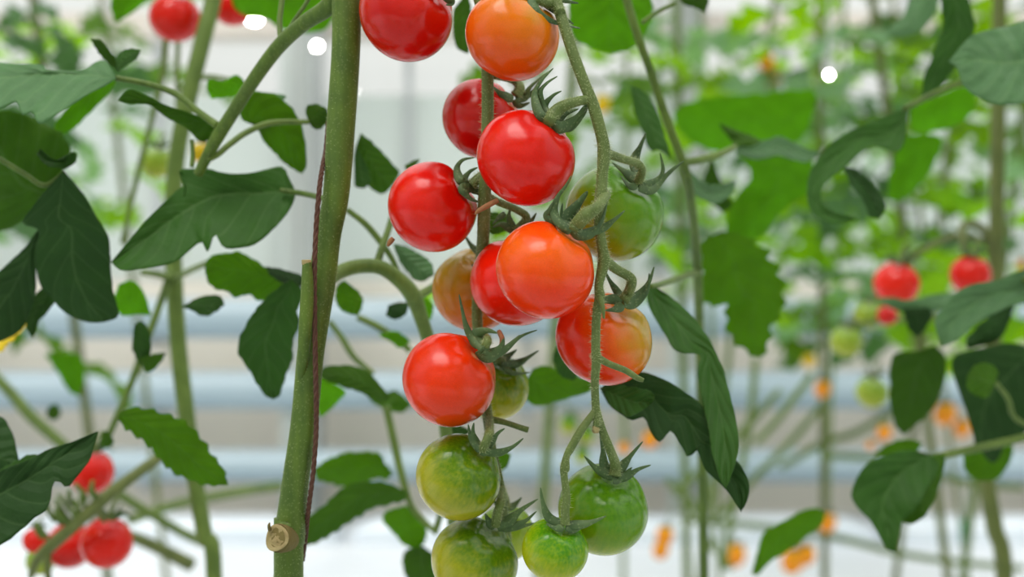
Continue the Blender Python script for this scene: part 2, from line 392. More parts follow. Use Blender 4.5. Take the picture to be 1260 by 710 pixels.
em, ent, eb, eout = new_mat('lamp_glow')
ee = N(ent, 'ShaderNodeEmission', Strength=90.0); ee.inputs['Color'].default_value = (1, 0.98, 0.94, 1); ent.links.new(ee.outputs[0], eout.inputs['Surface'])
def lamp(px, py, d, label, r=0.006, w=0.0):
    c = P(px, py, d); e = empty('hanging_lamp', c, label, 'lamp', 'small lamps by the end wall')
    me = bpy.data.meshes.new('bulb'); bm = bmesh.new(); bmesh.ops.create_uvsphere(bm, u_segments=16, v_segments=10, radius=r)
    for v in bm.verts: v.co = Vector((v.co.x * (1 + w), v.co.y, v.co.z)) + c
    bm.to_mesh(me); bm.free(); link('bulb', me, em, e)
    link('holder', tube_mesh('holder', [c + Vector((0, 0, z)) for z in (r * 0.8, r * 2, r * 4)], [r * 0.8, r * 1.0, r * 0.5], 12), alu_m, e)
    link('cable', tube_mesh('cable', [c + Vector((0, 0, r * 4 + (2.72 - c.z - r * 4) * i / 4)) for i in range(5)], [0.002] * 5, 6), alu_m, e)
lamp(390, 57, 3.75, 'small glowing lamp hanging in front of the grey post beside the thick stem')
lamp(313, 25, 3.75, 'glowing lamp hanging beside the half hidden red tomato, wider than its neighbours', 0.006, 1.6)
lamp(1020, 92, 1.25, 'small glowing lamp hanging behind the bright green foliage beside the curled leaf', 0.0024)
lamp(1227, -1, 1.2, 'small glowing lamp hanging above the crinkled grey green leaf', 0.0024)

# ------------------------------------------------------------ tomatoes
def fruit_mesh(name, seed, k=0.94, dip=0.15, segs=40, rings=26, lob=0.04):
    rnd = random.Random(seed); ph = rnd.random() * 6.28; vs, fs = [], []
    for i in range(rings + 1):
        th = math.pi * i / rings
        for j in range(segs):
            a = 2 * math.pi * j / segs
            r = math.sin(th) * (1 + lob * math.cos(5 * a + ph) * math.exp(-((th - 0.6) / 0.5) ** 2) + 0.012 * math.cos(2 * a + ph))
            z = math.cos(th) * k - dip * math.exp(-(th / 0.36) ** 2) + 0.5 * lob * math.cos(5 * a + ph) * math.exp(-((th - 0.55) / 0.25) ** 2) - 0.02 * math.exp(-((math.pi - th) / 0.3) ** 2) * -1
            vs.append((r * math.cos(a), r * math.sin(a), z))
    for i in range(rings):
        for j in range(segs):
            j2 = (j + 1) % segs
            fs.append((i * segs + j, (i + 1) * segs + j, (i + 1) * segs + j2, i * segs + j2))
    return mesh(name, vs, fs)
def ribbon(name, P3, Wd, mat, parent, seed, cup=0.35):
    rnd = random.Random(seed); roll = rnd.uniform(-0.5, 0.5); vs, fs = [], []; n = len(P3); q = 5
    for i in range(n):
        t = (P3[min(i + 1, n - 1)] - P3[max(i - 1, 0)]).normalized()
        view = Vector((0, 1, 0)); s = t.cross(view)
        if s.length < 1e-3: s = Vector((1, 0, 0))
        s.normalize(); nrm = s.cross(t).normalized()
        s2 = s * math.cos(roll) + nrm * math.sin(roll); n2 = nrm * math.cos(roll) - s * math.sin(roll)
        for j in range(q):
            u = j / (q - 1) * 2 - 1
            vs.append(P3[i] + s2 * u * Wd[i] + n2 * (u * u * cup * Wd[i]))
    for i in range(n - 1):
        for j in range(q - 1): fs.append((i * q + j, i * q + j + 1, (i + 1) * q + j + 1, (i + 1) * q + j))
    o = link(name, mesh(name, vs, fs), mat, parent)
    m = o.modifiers.new('thickness', 'SOLIDIFY'); m.thickness = 0.0004; m.offset = 0
    sb = o.modifiers.new('smooth', 'SUBSURF'); sb.levels = 1; sb.render_levels = 1
    return o
def tomato(label, c, d, r, cal, mat, side=1, k=0.94, sep=(), ped=None, style=None, group='tomatoes of the ripening trusses', w=5.0, seed=0, hairy=True, lo=False):
    """c centre px, d distance, r radius px; cal px where the calyx sits; sep sepal polylines px; ped pedicel (px,py,off_mm,r_px)"""
    C = P(c[0], c[1], d); R = r * d / F
    dx, dz = (cal[0] - c[0]) / r, -(cal[1] - c[1]) / r; l = math.hypot(dx, dz)
    if l > 0.96: dx, dz = dx / l * 0.96, dz / l * 0.96
    dy = -side * math.sqrt(max(0, 1 - dx * dx - dz * dz)); ax = Vector((dx, dy, dz)).normalized()
    q = Vector((0, 0, 1)).rotation_difference(ax)
    e = empty('tomato', C - Vector((0, 0, R)), label, 'tomato', group)
    f = link('flesh', fruit_mesh('flesh', seed, k, segs=24 if lo else 44, rings=16 if lo else 30), mat[0](q) if isinstance(mat, tuple) else mat, e)
    f.matrix_basis = Matrix.LocRotScale(C, q, Vector((R, R, R)))
    if not lo: 
        s = f.modifiers.new('smooth', 'SUBSURF'); s.levels = 1; s.render_levels = 1
    apex = C + ax * R * (k - 0.15); dc = apex.y
    def clamp(px, py, dd, gap):
        p = P(px, py, dd); rho = math.hypot(p.x - C.x, p.z - C.z)
        if rho < R * 1.02: 
            front = C.y - math.sqrt(max(0, R * R * 1.04 - rho * rho)) - gap
            dd = min(dd, front)
        return dd
    for i, s in enumerate(sep):
        pts = []; ww = w * (s[-1] if isinstance(s[-1], (int, float)) else 1.0); s = [v for v in s if not isinstance(v, (int, float))]
        for j, v in enumerate(s):
            off = v[2] * 0.001 if len(v) > 2 else -0.0008 * j
            pts.append((v[0], v[1], clamp(v[0], v[1], dc + off, 0.0004)))
        pp = catmull(pts, 6); n = len(pp)
        prof = [ww * (0.75 + 0.5 * math.sin(math.pi * min(1, t * 1.6))) * (1 - t ** 2.2) + 0.35 for t in [a / (n - 1) for a in range(n)]]
        ribbon('sepal', [P(*a) for a in pp], [prof[a] * pp[a][2] / F for a in range(n)], M['sepal'], e, seed * 31 + i)
    if ped:
        pts = [(v[0], v[1], clamp(v[0], v[1], v[2] if 0.1 < v[2] < 0.99 else dc + v[2] * 0.001, 0.0008), v[3]) for v in ped]
        pd = tube('pedicel', pts, M['stalk'], e, 12)
        if hairy: hairs('pedicel_hairs', pts, M['hair'], pd, 260, 0.0009, seed + 5)
    if style:
        tube('dried_style', [(v[0], v[1], clamp(v[0], v[1], dc if len(v) < 4 else v[3], 0.0005), v[2]) for v in style], M['style'], e, 6)
    return e

RED = tomato_mat('skin_red', [(0.0, (206, 14, 10)), (0.6, (212, 22, 12)), (1.0, (190, 14, 12))])
RED2 = tomato_mat('skin_deep_red', [(0.0, (196, 12, 14)), (0.55, (186, 12, 12)), (1.0, (196, 22, 14))])
RED3 = tomato_mat('skin_scarlet', [(0.0, (222, 30, 12)), (0.6, (222, 30, 10)), (1.0, (196, 16, 12))])
def dirmat(name, stops, g, **kw):
    """colour ramp along a world direction (right, back, up) of the fruit as it hangs"""
    return (lambda q: tomato_mat(name, stops, q.inverted() @ Vector(g), **kw),)
ORTOP = dirmat('skin_orange', [(0.0, (206, 66, 14)), (0.45, (216, 92, 14)), (0.82, (212, 120, 22)), (1.0, (176, 150, 44))], (0.45, -0.4, 0.8))
OR9 = dirmat('skin_orange_red', [(0.0, (214, 34, 16)), (0.45, (226, 60, 12)), (0.8, (236, 96, 14)), (1.0, (226, 70, 12))], (0.0, -0.3, 0.9))
OR11 = dirmat('skin_tomato_orange', [(0.0, (176, 72, 18)), (0.35, (208, 56, 14)), (0.75, (220, 52, 12)), (1.0, (206, 40, 12))], (-0.7, -0.3, 0.6))
OR10 = dirmat('skin_turning', [(0.0, (204, 34, 18)), (0.42, (214, 48, 14)), (0.68, (214, 96, 20)), (0.9, (168, 140, 22)), (1.0, (136, 140, 24))], (0.8, -0.25, 0.45))
OLIVE = dirmat('skin_olive', [(0.0, (206, 84, 26)), (0.4, (192, 110, 34)), (0.75, (168, 128, 32)), (1.0, (140, 132, 34))], (-0.3, -0.2, 0.9))
GREEN6 = dirmat('skin_green_gloss', [(0.0, (148, 160, 40)), (0.28, (132, 154, 36)), (0.5, (104, 150, 30)), (0.8, (76, 138, 34)), (1.0, (64, 124, 40))], (0.55, -0.2, 0.7), streak=0.2)
GREEN = tomato_mat('skin_green', [(0.0, (182, 184, 92)), (0.3, (164, 168, 70)), (0.62, (134, 154, 46)), (0.85, (82, 126, 24)), (1.0, (56, 104, 20))], streak=0.35)
GREEN16 = tomato_mat('skin_leaf_green', [(0.0, (170, 186, 70)), (0.3, (136, 162, 44)), (0.55, (104, 146, 30)), (0.85, (76, 136, 24)), (1.0, (58, 112, 20))], streak=0.45)
GREEN15 = tomato_mat('skin_lime', [(0.0, (176, 186, 40)), (0.45, (150, 174, 30)), (0.72, (112, 160, 24)), (0.9, (68, 138, 22)), (1.0, (58, 120, 22))], streak=0.5)
PALE = tomato_mat('skin_pale_green', [(0.0, (170, 186, 96)), (0.6, (140, 176, 84)), (1.0, (104, 156, 70))], streak=0.2)
PLUM = tomato_mat('skin_plum_orange', [(0.0, (252, 158, 4)), (0.6, (252, 148, 4)), (1.0, (244, 170, 20))])
YEL = tomato_mat('skin_yellow', [(0.0, (226, 190, 20)), (1.0, (206, 196, 40))])

tomato('shiny dark red tomato at the top of the cluster, next to the thick stem', (500, 16), .355, 60, (546, -8), RED2, 1, seed=1,
       sep=[[(546, -6), (556, 4), (549, 6)], [(546, -10), (530, -12), (518, -20)], [(546, -10), (566, -16), (574, -30)]], ped=[(546, -6, 0, 5), (556, -22, 2, 5), (575, -40, 6, 5)])
tomato('orange tomato with a yellowish green shoulder patch, hanging above all the red ones', (630, 44), .345, 58, (658, -4), ORTOP, 1, seed=2, w=6.5,
       sep=[[(656, -6), (660, 12), (683, 27), (714, 35, -5)], [(658, -8), (676, 6), (692, 20, 1), (706, 30, 2), 0.8], [(655, -8), (640, -6), (628, -14)], [(662, -8), (690, 0, 2), (712, 4, 4), 0.7]],
       ped=[(660, -2, -1, 7), (674, 4, -2, 6), (686, 6, -1, 6), (690, 16, .337, 6)])
tomato('red tomato half hidden behind the straight rear stalk', (592, 146), .374, 50, (634, 116), RED2, 1, seed=3, w=5,
       sep=[[(634, 120), (645, 119), (653, 106), (676, 88)], [(632, 122), (617, 116), (606, 106)], [(636, 118), (652, 116), (664, 100), 0.8], [(634, 122), (640, 130), (652, 126)]],
       ped=[(634, 118, 0, 7), (640, 108, -1, 6), (630, 98, -1, 5), (606, 92, .357, 5)])
tomato('bright red round tomato in the middle of the cluster with curled up sepals', (647, 194), .340, 62, (682, 146), RED, 1, seed=4, w=5.5,
       sep=[[(680, 150), (664, 142), (657, 118), (666, 99), (681, 84)], [(680, 148), (668, 134), (664, 114), (673, 102), (686, 94), 0.8], [(684, 150), (670, 132), (680, 118), (691, 112), 0.7],
            [(680, 151), (690, 158), (708, 148), (719, 133), (725, 125), 1.2], [(688, 152), (700, 156), (716, 143), (724, 130, 1)], [(684, 148), (694, 140), (712, 134)]],
       ped=[(728, 122, .335, 6), (714, 124, -4, 6), (700, 128, -5, 6.5), (688, 134, -4, 8), (679, 144, -2, 9), (675, 150, 0, 7)], style=[(613, 246, 3), (600, 253, 3.5), (588, 260, 2.5), (585, 264, 1)])
tomato('red tomato with a looped sepal, just above the olive one', (532, 255), .362, 57, (578, 226), RED, 1, seed=5, w=5,
       sep=[[(582, 230), (567, 222), (562, 208), (569, 197), (584, 194)], [(582, 228), (570, 224), (577, 212), (588, 206)], [(582, 232), (570, 232), (577, 243), (590, 249), 1.2], [(580, 230), (588, 236), (594, 244)]],
       ped=[(580, 228, -1, 6), (588, 220, -2, 6), (595, 214, .357, 5)], style=[(484, 293, 3), (480, 298, 3.2), (477, 303, 1.5)])
tomato('glossy green tomato behind the front stalk, under the arched pedicel', (756, 263), .372, 61, (786, 224), GREEN6, 1, seed=6, w=5.5,
       sep=[[(786, 224), (770, 212), (753, 200)], [(786, 226), (798, 228), (811, 221), (816, 208), (812, 188)], [(786, 230), (800, 233), (812, 223), (828, 208), (842, 198)], [(786, 222), (781, 198), (788, 180), (795, 163)], [(784, 228), (774, 228), (764, 216), 0.8]],
       ped=[(745, 188, .336, 6), (768, 196, .345, 5.2), (784, 201, .352, 5.2), (790, 210, .354, 5.2), (786, 222, -1, 6)])
tomato('olive to orange unripe tomato tucked behind the rear stalk', (584, 357), .395, 53, (596, 312), OLIVE, 1, seed=7, w=4,
       sep=[[(592, 314), (580, 303), (570, 286)], [(594, 314), (604, 308), (612, 298)], [(592, 318), (588, 326), (580, 326)]], ped=[(594, 314, 0, 5), (598, 304, -2, 5), (595, 292, .368, 4)])
tomato('scarlet tomato mostly covered by the orange one in front', (637, 346), .365, 59, (636, 287), RED3, -1, seed=8, w=4,
       sep=[[(634, 286), (626, 268), (629, 254)], [(634, 286), (618, 276), (606, 280)], [(638, 286), (652, 274), (660, 262)], [(622, 262), (614, 268), (606, 276), 0.8]],
       ped=[(634, 284, 0, 5), (648, 268, -2, 5), (634, 257, -4, 4.5), (612, 248, -6, 4.5), (600, 240, .3585, 4)], style=[(614, 408, 3, .357), (618, 418, 3.2, .353), (615, 430, 2, .352)])
tomato('large orange red tomato at the front with a ring of broad sepals', (671, 332), .335, 63, (708, 281), OR9, 1, seed=9, w=6,
       sep=[[(704, 284), (688, 274), (682, 260), (686, 243), (696, 229), (703, 216), 0.8], [(704, 284), (696, 274), (708, 256), (719, 241), (723, 235), 1.3], [(704, 284), (713, 290), (729, 288), (741, 271), (747, 248), 1.1],
            [(712, 288), (740, 281), (755, 271), (769, 259), 0.8], [(702, 280), (674, 268), (676, 258), (681, 248), 0.8], [(704, 280), (692, 266), (692, 250), 0.6]],
       ped=[(745, 240, .333, 7), (736, 254, -6, 6.5), (725, 262, -6, 8.5), (717, 268, -5, 9), (709, 278, -3, 8.5), (705, 284, 0, 6)])
tomato('tomato turning from red to yellow green, behind the front stalk below the knotted pedicel', (743, 417), .360, 62, (766, 371), OR10, 1, 0.84, seed=10, w=5.5,
       sep=[[(768, 371), (786, 364), (798, 348), (805, 328)], [(768, 373), (780, 373), (796, 358), (799, 336)], [(766, 370), (746, 369), (728, 381)], [(764, 370), (760, 360), (750, 345), (744, 332), 0.8], [(766, 374), (758, 380), (744, 382)]],
       ped=[(742, 318, .336, 7), (758, 331, .342, 6), (775, 341, .345, 6), (777, 349, .346, 6.5), (773, 360, -2, 6.5), (767, 370, 0, 7)])
tomato('orange red tomato with a long upright sepal, just above the yellowish green one', (553, 467), .350, 60, (596, 426), OR11, 1, seed=11, w=5.5,
       sep=[[(592, 430), (580, 416), (573, 400), (568, 378), (565, 362), 0.7], [(594, 434), (608, 438), (624, 429), (641, 414), (661, 406), 0.8], [(592, 426), (586, 414), (598, 407), (612, 410), 1.5], [(590, 430), (602, 438), (616, 428), (620, 416), 1.6], [(600, 434), (618, 430), (640, 412), 0.7]],
       ped=[(596, 428, -1, 5.5), (600, 418, -2, 5), (590, 408, .371, 5)])
tomato('small dull green tomato peeping out from behind the lower orange red one', (609, 476), .392, 43, (618, 440), GREEN, 1, seed=12, w=5,
       sep=[[(616, 450), (636, 448), (650, 440), (663, 431)], [(618, 452), (632, 460), (652, 458), 0.7], [(616, 446), (626, 438), (636, 430)], [(614, 446), (604, 440), (598, 430)]], ped=[(616, 446, 0, 6), (612, 438, -2, 5), (594, 436, .370, 4)])
tomato('yellowish green tomato hanging directly under the lower orange red one', (564, 587), .350, 53.5, (592, 552), GREEN, 1, seed=13, w=5,
       sep=[[(592, 555), (586, 545), (582, 532), (583, 520)], [(594, 556), (613, 558), (631, 550), (644, 539)], [(596, 553), (604, 546), (612, 534), (621, 527)], [(590, 553), (580, 540), (576, 522), 0.8], [(592, 556), (600, 556), (606, 548), 0.8]],
       ped=[(600, 505, .362, 5), (602, 520, .3585, 5.5), (601, 536, -4, 5.5), (594, 553, 0, 5.5)])
tomato('pale green tomato at the bottom with dark shoulders and three overlapping sepals', (584, 690), .357, 54, (610, 648), GREEN, 1, seed=14, w=6,
       sep=[[(610, 648), (602, 642), (597, 632)], [(612, 645), (626, 640), (640, 628), (662, 614), 1.1], [(614, 650), (634, 647), (648, 640), (660, 629), 0.7], [(618, 652), (640, 648), (661, 643), 0.6], [(612, 650), (624, 646), (632, 636), 1.1]],
       ped=[(617, 602, .364, 5), (616, 618, -1, 5.5), (612, 632, -2, 5.5), (610, 646, 0, 6)])
tomato('small lime green tomato hanging from the jointed pedicel', (683, 676), .340, 41, (695, 644), GREEN15, 1, seed=15, w=5,
       sep=[[(694, 646), (676, 637), (668, 618), (665, 600)], [(696, 646), (722, 644), (746, 635)], [(694, 648), (684, 650), (672, 644), 0.8], [(696, 648), (708, 652), (718, 648), 0.8]],
       ped=[(732, 506, .335, 4), (716, 528, .334, 5), (702, 552, .334, 5), (697, 562, .334, 4.2), (695, 576, .334, 6), (694, 584, .334, 4.5), (697, 610, .334, 4.8), (696, 626, -2, 5), (695, 645, 0, 6)])
tomato('leaf green tomato with a star of five sepals under the forked stalk end', (742, 627), .358, 56.5, (756, 586), GREEN16, 1, seed=16, w=5.5,
       sep=[[(754, 588), (735, 578), (719, 561)], [(754, 584), (744, 572), (742, 553), (738, 534)], [(758, 584), (766, 574), (776, 561), (791, 543)], [(760, 588), (770, 588), (785, 578), (801, 572)], [(754, 590), (764, 587), (778, 575)]],
       ped=[(734, 502, .336, 4), (740, 526, .337, 5), (750, 552, .339, 5.5), (757, 572, -2, 6.5), (756, 586, 0, 8)])
tomato('green tomato almost hidden between the two lowest fruits', (622, 656), .394, 36, (624, 622), PALE, 1, seed=17, w=4,
       sep=[[(624, 626), (634, 620), (642, 612)], [(622, 626), (612, 622), (606, 612)]], ped=[(624, 626, 0, 4), (622, 612, -2, 4), (616, 600, .366, 4)])

# ------------------------------------------------------------ the two fruit stalks
fs_ = [(668, -40, .345, 7), (682, -5, .341, 7), (693, 28, .338, 7), (705, 65, .336, 7), (718, 100, .335, 7), (730, 130, .334, 7.5), (741, 170, .334, 7.5), (743, 190, .334, 8), (741, 215, .333, 6.8), (739, 245, .332, 7.5),
       (737, 275, .332, 6.4), (741, 305, .333, 6.6), (743, 322, .334, 7.5), (737, 350, .333, 5.5), (738, 366, .333, 6.5), (734, 390, .333, 5.6), (733, 430, .333, 5.6), (734, 442, .333, 6), (732, 470, .334, 5), (733, 500, .335, 5), (734, 515, .335, 4.5), (733, 529, .335, 3.8)]
e = empty('fruit_stalk', P(733, 529, .335), 'hairy zigzag green fruit stalk hanging in front of the cluster', 'fruit stalk')
st = tube('stalk', fs_, M['stalk'], e, 16, 6)
hairs('stalk_hairs', fs_, M['hair'], st, 2200, 0.0011, 3)
tube('spur', [(735, 440, .334, 5), (750, 448, .334, 4.2), (770, 456, .335, 4), (784, 465, .336, 3.6), (792, 468, .336, 2.5)], M['stalk'], e, 10)
tube('spur', [(738, 366, .331, 4), (742, 380, .330, 2.6), (743, 392, .330, 1.4)], M['stalk'], e, 8)
tube('stalk_tip', [(733, 524, .335, 4), (733, 530, .335, 4.6), (733, 533, .335, 3)], M['cut'], e, 10)
rs_ = [(580, -40, .352, 8), (592, 5, .352, 8), (599, 50, .353, 7.5), (600, 100, .3535, 7.5), (600, 150, .3535, 7.5), (598, 205, .354, 7.5), (596, 245, .358, 8), (594, 300, .368, 7.5), (589, 345, .377, 7), (587, 390, .375, 6.5), (590, 425, .371, 6.5), (594, 465, .369, 6),
       (599, 505, .364, 6.5), (605, 550, .364, 5.5), (615, 596, .365, 5.5), (622, 640, .372, 5), (628, 690, .380, 4)]
e = empty('fruit_stalk', P(628, 690, .38), 'straight green fruit stalk running down behind the bright red tomato', 'fruit stalk')
st = tube('stalk', rs_, M['stalk'], e, 16, 6)
hairs('stalk_hairs', rs_, M['hair'], st, 1800, 0.0011, 4)
tube('spur', [(604, 516, .363, 4.5), (622, 520, .362, 3.6), (640, 526, .361, 3.6), (650, 529, .361, 3.8)], M['stalk'], e, 10)

# ------------------------------------------------------------ main plant: thick stem, cut leaf bases, twine, left branch and its leaves
def down(px, py, d, r):                  # a stem goes on from the last visible point to the floor
    p = P(px, py, d); return [(px, py + (p.z - 0.004) * F / d * f, d, r) for f in (0.3, 0.65, 1.0)]
A = empty('tomato_plant', P(355, 710, .362) * 1.0, 'thick green stemmed tomato plant wound with brown twine, beside the cluster', 'tomato plant')
A.location.z = 0
ms = [(430, -260, .37, 17), (428, -120, .366, 17), (427, -20, .363, 18), (426, 60, .362, 17.5), (420, 150, .361, 17.5), (414, 237, .361, 16), (404, 290, .361, 15.5), (396, 345, .361, 17), (387, 400, .361, 17), (381, 445, .361, 16.5), (374, 520, .361, 16.5),
      (363, 595, .361, 16.5), (358, 640, .361, 18), (356, 668, .361, 18.5), (355, 715, .361, 18)] + down(355, 715, .361, 18)
st = tube('stem', ms, M['stem'], A, 24, 8, 0.02)
hairs('stem_hairs', ms[2:15], M['hair'], st, 1600, 0.0007, 9)
tube('leaf_base', [(377, 321, .352, 5), (378, 330, .352, 6.5), (378, 360, .352, 8), (376, 400, .353, 8.5), (373, 440, .356, 7), (369, 480, .360, 4)], M['stem'], A, 14)
tube('leaf_base_cut', [(377, 326, .352, 5.6), (377, 320.5, .352, 6), (377, 319.5, .352, 4)], M['cut'], A, 12)
k = tube('cut_scar', [(356, 664, .359, 14), (348, 663, .3555, 17), (343, 662, .3533, 17.5), (341.5, 662, .3527, 16.5), (341, 662, .3525, 12)], M['bark'], A, 20)
# rough dried face of the cut
c0 = P(340.8, 662, .3523); ax = (P(341, 662, .3525) - P(356, 664, .359)).normalized(); a_ = ax.orthogonal().normalized(); b_ = ax.cross(a_)
vs, fs = [c0 + ax * 0.0001], []
for r_ in range(1, 7):
    for q_ in range(24):
        an = q_ * math.pi / 12; rr = r_ / 6 * 0.0041 * (1 + 0.06 * math.sin(3 * an + 1))
        vs.append(c0 + (a_ * math.cos(an) + b_ * math.sin(an)) * rr + ax * (0.0006 * (noise.noise(Vector((an * 1.5, r_ * 0.9, 3))) + (0.6 if r_ >= 5 else -0.3)) if r_ < 6 else 0.0001))
for q_ in range(24): fs.append((0, 1 + q_, 1 + (q_ + 1) % 24))
for r_ in range(5):
    for q_ in range(24):
        i0 = 1 + r_ * 24; fs.append((i0 + q_, i0 + 24 + q_, i0 + 24 + (q_ + 1) % 24, i0 + (q_ + 1) % 24))
link('cut_face', mesh('cut_face', vs, fs), M['cut'], k)
tube('bark_flap', [(332, 652, .353, 2.5), (331, 647, .352, 2), (332, 643, .352, 0.8)], M['bark'], k, 6)

tw_ = [(404, 150, .372, 3), (401, 185, .3655, 3), (397, 205, .359, 3), (393, 232, .356, 3.2), (389, 280, .3545, 3.2), (387, 330, .353, 3.2), (387, 380, .353, 3.2), (388, 440, .354, 3.2), (389, 490, .355, 3.2), (389, 530, .3565, 3.1), (386, 575, .357, 3), (381, 615, .3585, 3), (378, 640, .361, 3), (376, 660, .366, 3), (372, 690, .372, 3)]
TW = empty('support_twine', P(372, 690, .372), 'dark reddish brown twisted twine running down the thick stem', 'twine')
p_, r_ = px_path(tw_, 14)
for s_ in range(3):                       # three strands laid around each other
    pts = []
    for i in range(len(p_)):
        t = (p_[min(i + 1, len(p_) - 1)] - p_[max(i - 1, 0)]).normalized(); a = t.cross(Vector((0, 1, 0))).normalized(); b = t.cross(a)
        an = i * 0.62 + s_ * 2.094; pts.append(p_[i] + (a * math.cos(an) + b * math.sin(an)) * r_[i] * 0.5)
    link('strand', tube_mesh('strand', pts, [v * 0.58 for v in r_], 8), M['twine'], TW)

tube('branch', [(420, -20, .363, 12), (404, 8, .366, 11), (375, 28, .374, 9.5), (345, 55, .384, 9), (318, 90, .392, 8.5), (292, 130, .400, 8), (270, 165, .406, 8), (256, 190, .41, 7), (244, 214, .414, 6)], M['stem'], A, 16)
tube('petiole', [(268, 155, .405, 5), (245, 138, .408, 4.2), (215, 115, .41, 4), (180, 103, .41, 3.8), (143, 96, .41, 3.6)], M['stem'], A, 10)
tube('petiole', [(255, 197, .409, 3.5), (268, 190, .411, 3.8), (282, 178, .414, 4), (305, 162, .42, 4), (335, 151, .425, 3.8), (380, 150, .43, 3)], M['pale_stem'], A, 10)
tube('petiole', [(346, 52, .383, 3.5), (344, 28, .386, 3.6), (347, 0, .388, 3.4), (349, -25, .39, 3.2)], M['pale_stem'], A, 8)
tube('petiole', [(350, 46, .382, 3.2), (362, 25, .384, 2.6), (378, 2, .386, 2.6), (386, -16, .388, 2.5)], M['stem'], A, 8)
tube('petiole', [(236, 205, .413, 3), (237, 190, .414, 3), (236, 172, .415, 2.5)], M['pale_stem'], A, 8)
tube('petiole', [(420, 250, .365, 4), (398, 244, .39, 3.8), (372, 238, .415, 3.6), (345, 234, .42, 3)], M['stem'], A, 8)
leaf(A, [(143, 96), (137, 84), (129, 74), (118, 76), (101, 86), (75, 87), (56, 86), (52, 80), (20, 79), (-20, 78), (-60, 92), (-30, 140), (0, 134), (20, 124), (28, 142), (41, 137), (48, 152), (76, 137), (105, 118), (127, 107), (139, 99)], 10, .405, 'grey', ty=1.1, fold=0.15, quilt=2.0, mid=[(143, 96), (101, 92), (56, 90), (0, 96), (-60, 92)], n=44, m=14, seed=1)
leaf(A, [(78, 210), (100, 235), (118, 265), (133, 290), (136, 320), (140, 360), (146, 388), (128, 396), (110, 397), (95, 392), (75, 380), (62, 365), (50, 350), (42, 315), (48, 284), (28, 274), (42, 252), (60, 230)], 7, .425, 'deep', ty=-0.35, fold=0.2, seed=2, n=40, m=12)
leaf(A, [(50, 280), (46, 320), (42, 370), (32, 395), (22, 410), (0, 420), (-35, 425), (-40, 370), (-15, 345), (5, 328), (22, 313)], 6, .435, 'deep', ty=-0.3, seed=3)
leaf(A, [(62, 345), (70, 365), (58, 384), (48, 396), (40, 416), (32, 398), (38, 370)], 4, .45, 'dark', ty=-0.2, seed=4)
leaf(A, [(364, 236), (354, 215), (346, 205), (318, 211), (277, 213), (255, 208), (220, 209), (230, 224), (214, 238), (180, 270), (137, 323), (150, 334), (174, 330), (214, 323), (247, 297), (256, 311), (264, 288), (274, 303), (290, 306), (320, 297), (347, 270), (360, 250)], 10, .418, 'dark', ty=0.5, fold=-0.25, quilt=0.6, mid=[(364, 236), (320, 238), (270, 240), (225, 262), (180, 294), (137, 323)], n=44, m=13, seed=5)
leaf(A, [(268, 152), (234, 139), (205, 130), (187, 121), (160, 110), (152, 116), (146, 124), (160, 128), (184, 129), (205, 145), (230, 158), (247, 174), (264, 165)], 6, .412, 'mid', ty=-0.6, fold=-0.4, mid=[(268, 152), (234, 146), (190, 126), (146, 124)], seed=6)
leaf(A, [(144, 88), (143, 72), (148, 64), (160, 60), (173, 62), (168, 73), (156, 80)], 4, .42, 'dark', ty=0.3, seed=7)
leaf(A, [(142, 84), (127, 72), (116, 56), (112, 48), (124, 50), (135, 62), (143, 76)], 3, .425, 'mid', ty=-0.4, seed=8)
leaf(A, [(345, 150), (322, 150), (298, 148), (296, 132), (306, 118), (318, 112), (342, 118), (360, 135), (371, 152), (376, 180), (377, 203), (372, 214), (352, 202), (336, 186), (322, 166)], 11, .44, 'bright', ty=-0.5, teeth=3, seed=9)
leaf(A, [(345, 130), (322, 120), (318, 114), (335, 115), (352, 118), (345, 126)], 3, .445, 'grey', ty=1, seed=30)
leaf(A, [(380, 150), (376, 138), (378, 130), (390, 128), (402, 134), (404, 146), (396, 158), (386, 158)], 4, .43, 'mid', ty=-0.2, seed=10)
leaf(A, [(302, 104), (296, 94), (286, 93), (275, 101), (256, 98), (255, 112), (262, 122), (280, 119), (297, 116)], 5, .46, 'lime', ty=-0.6, seed=11)
leaf(A, [(80, 208), (92, 200), (95, 190), (88, 188), (78, 196), (66, 196), (50, 184), (46, 190), (58, 204), (70, 206)], 6, .415, 'dark', ty=0.5, fold=-0.6, seed=12)
tube('petiole', [(-30, 180, .42, 3), (0, 196, .42, 3), (30, 214, .42, 3), (55, 228, .42, 3), (80, 212, .42, 3)], M['pale_stem'], A, 8)
leaf(A, [(60, 232), (30, 270), (0, 285), (-30, 280), (-40, 200), (-20, 140), (0, 136), (30, 140), (60, 155), (80, 168), (86, 195)], 5, .455, 'mid', ty=-0.5, fold=0.3, teeth=3, seed=13, n=36)
leaf(A, [(137, 88), (141, 104), (120, 130), (100, 150), (80, 165), (62, 172), (70, 150), (90, 125), (112, 105)], 5, .47, 'lime', ty=-0.7, seed=14)

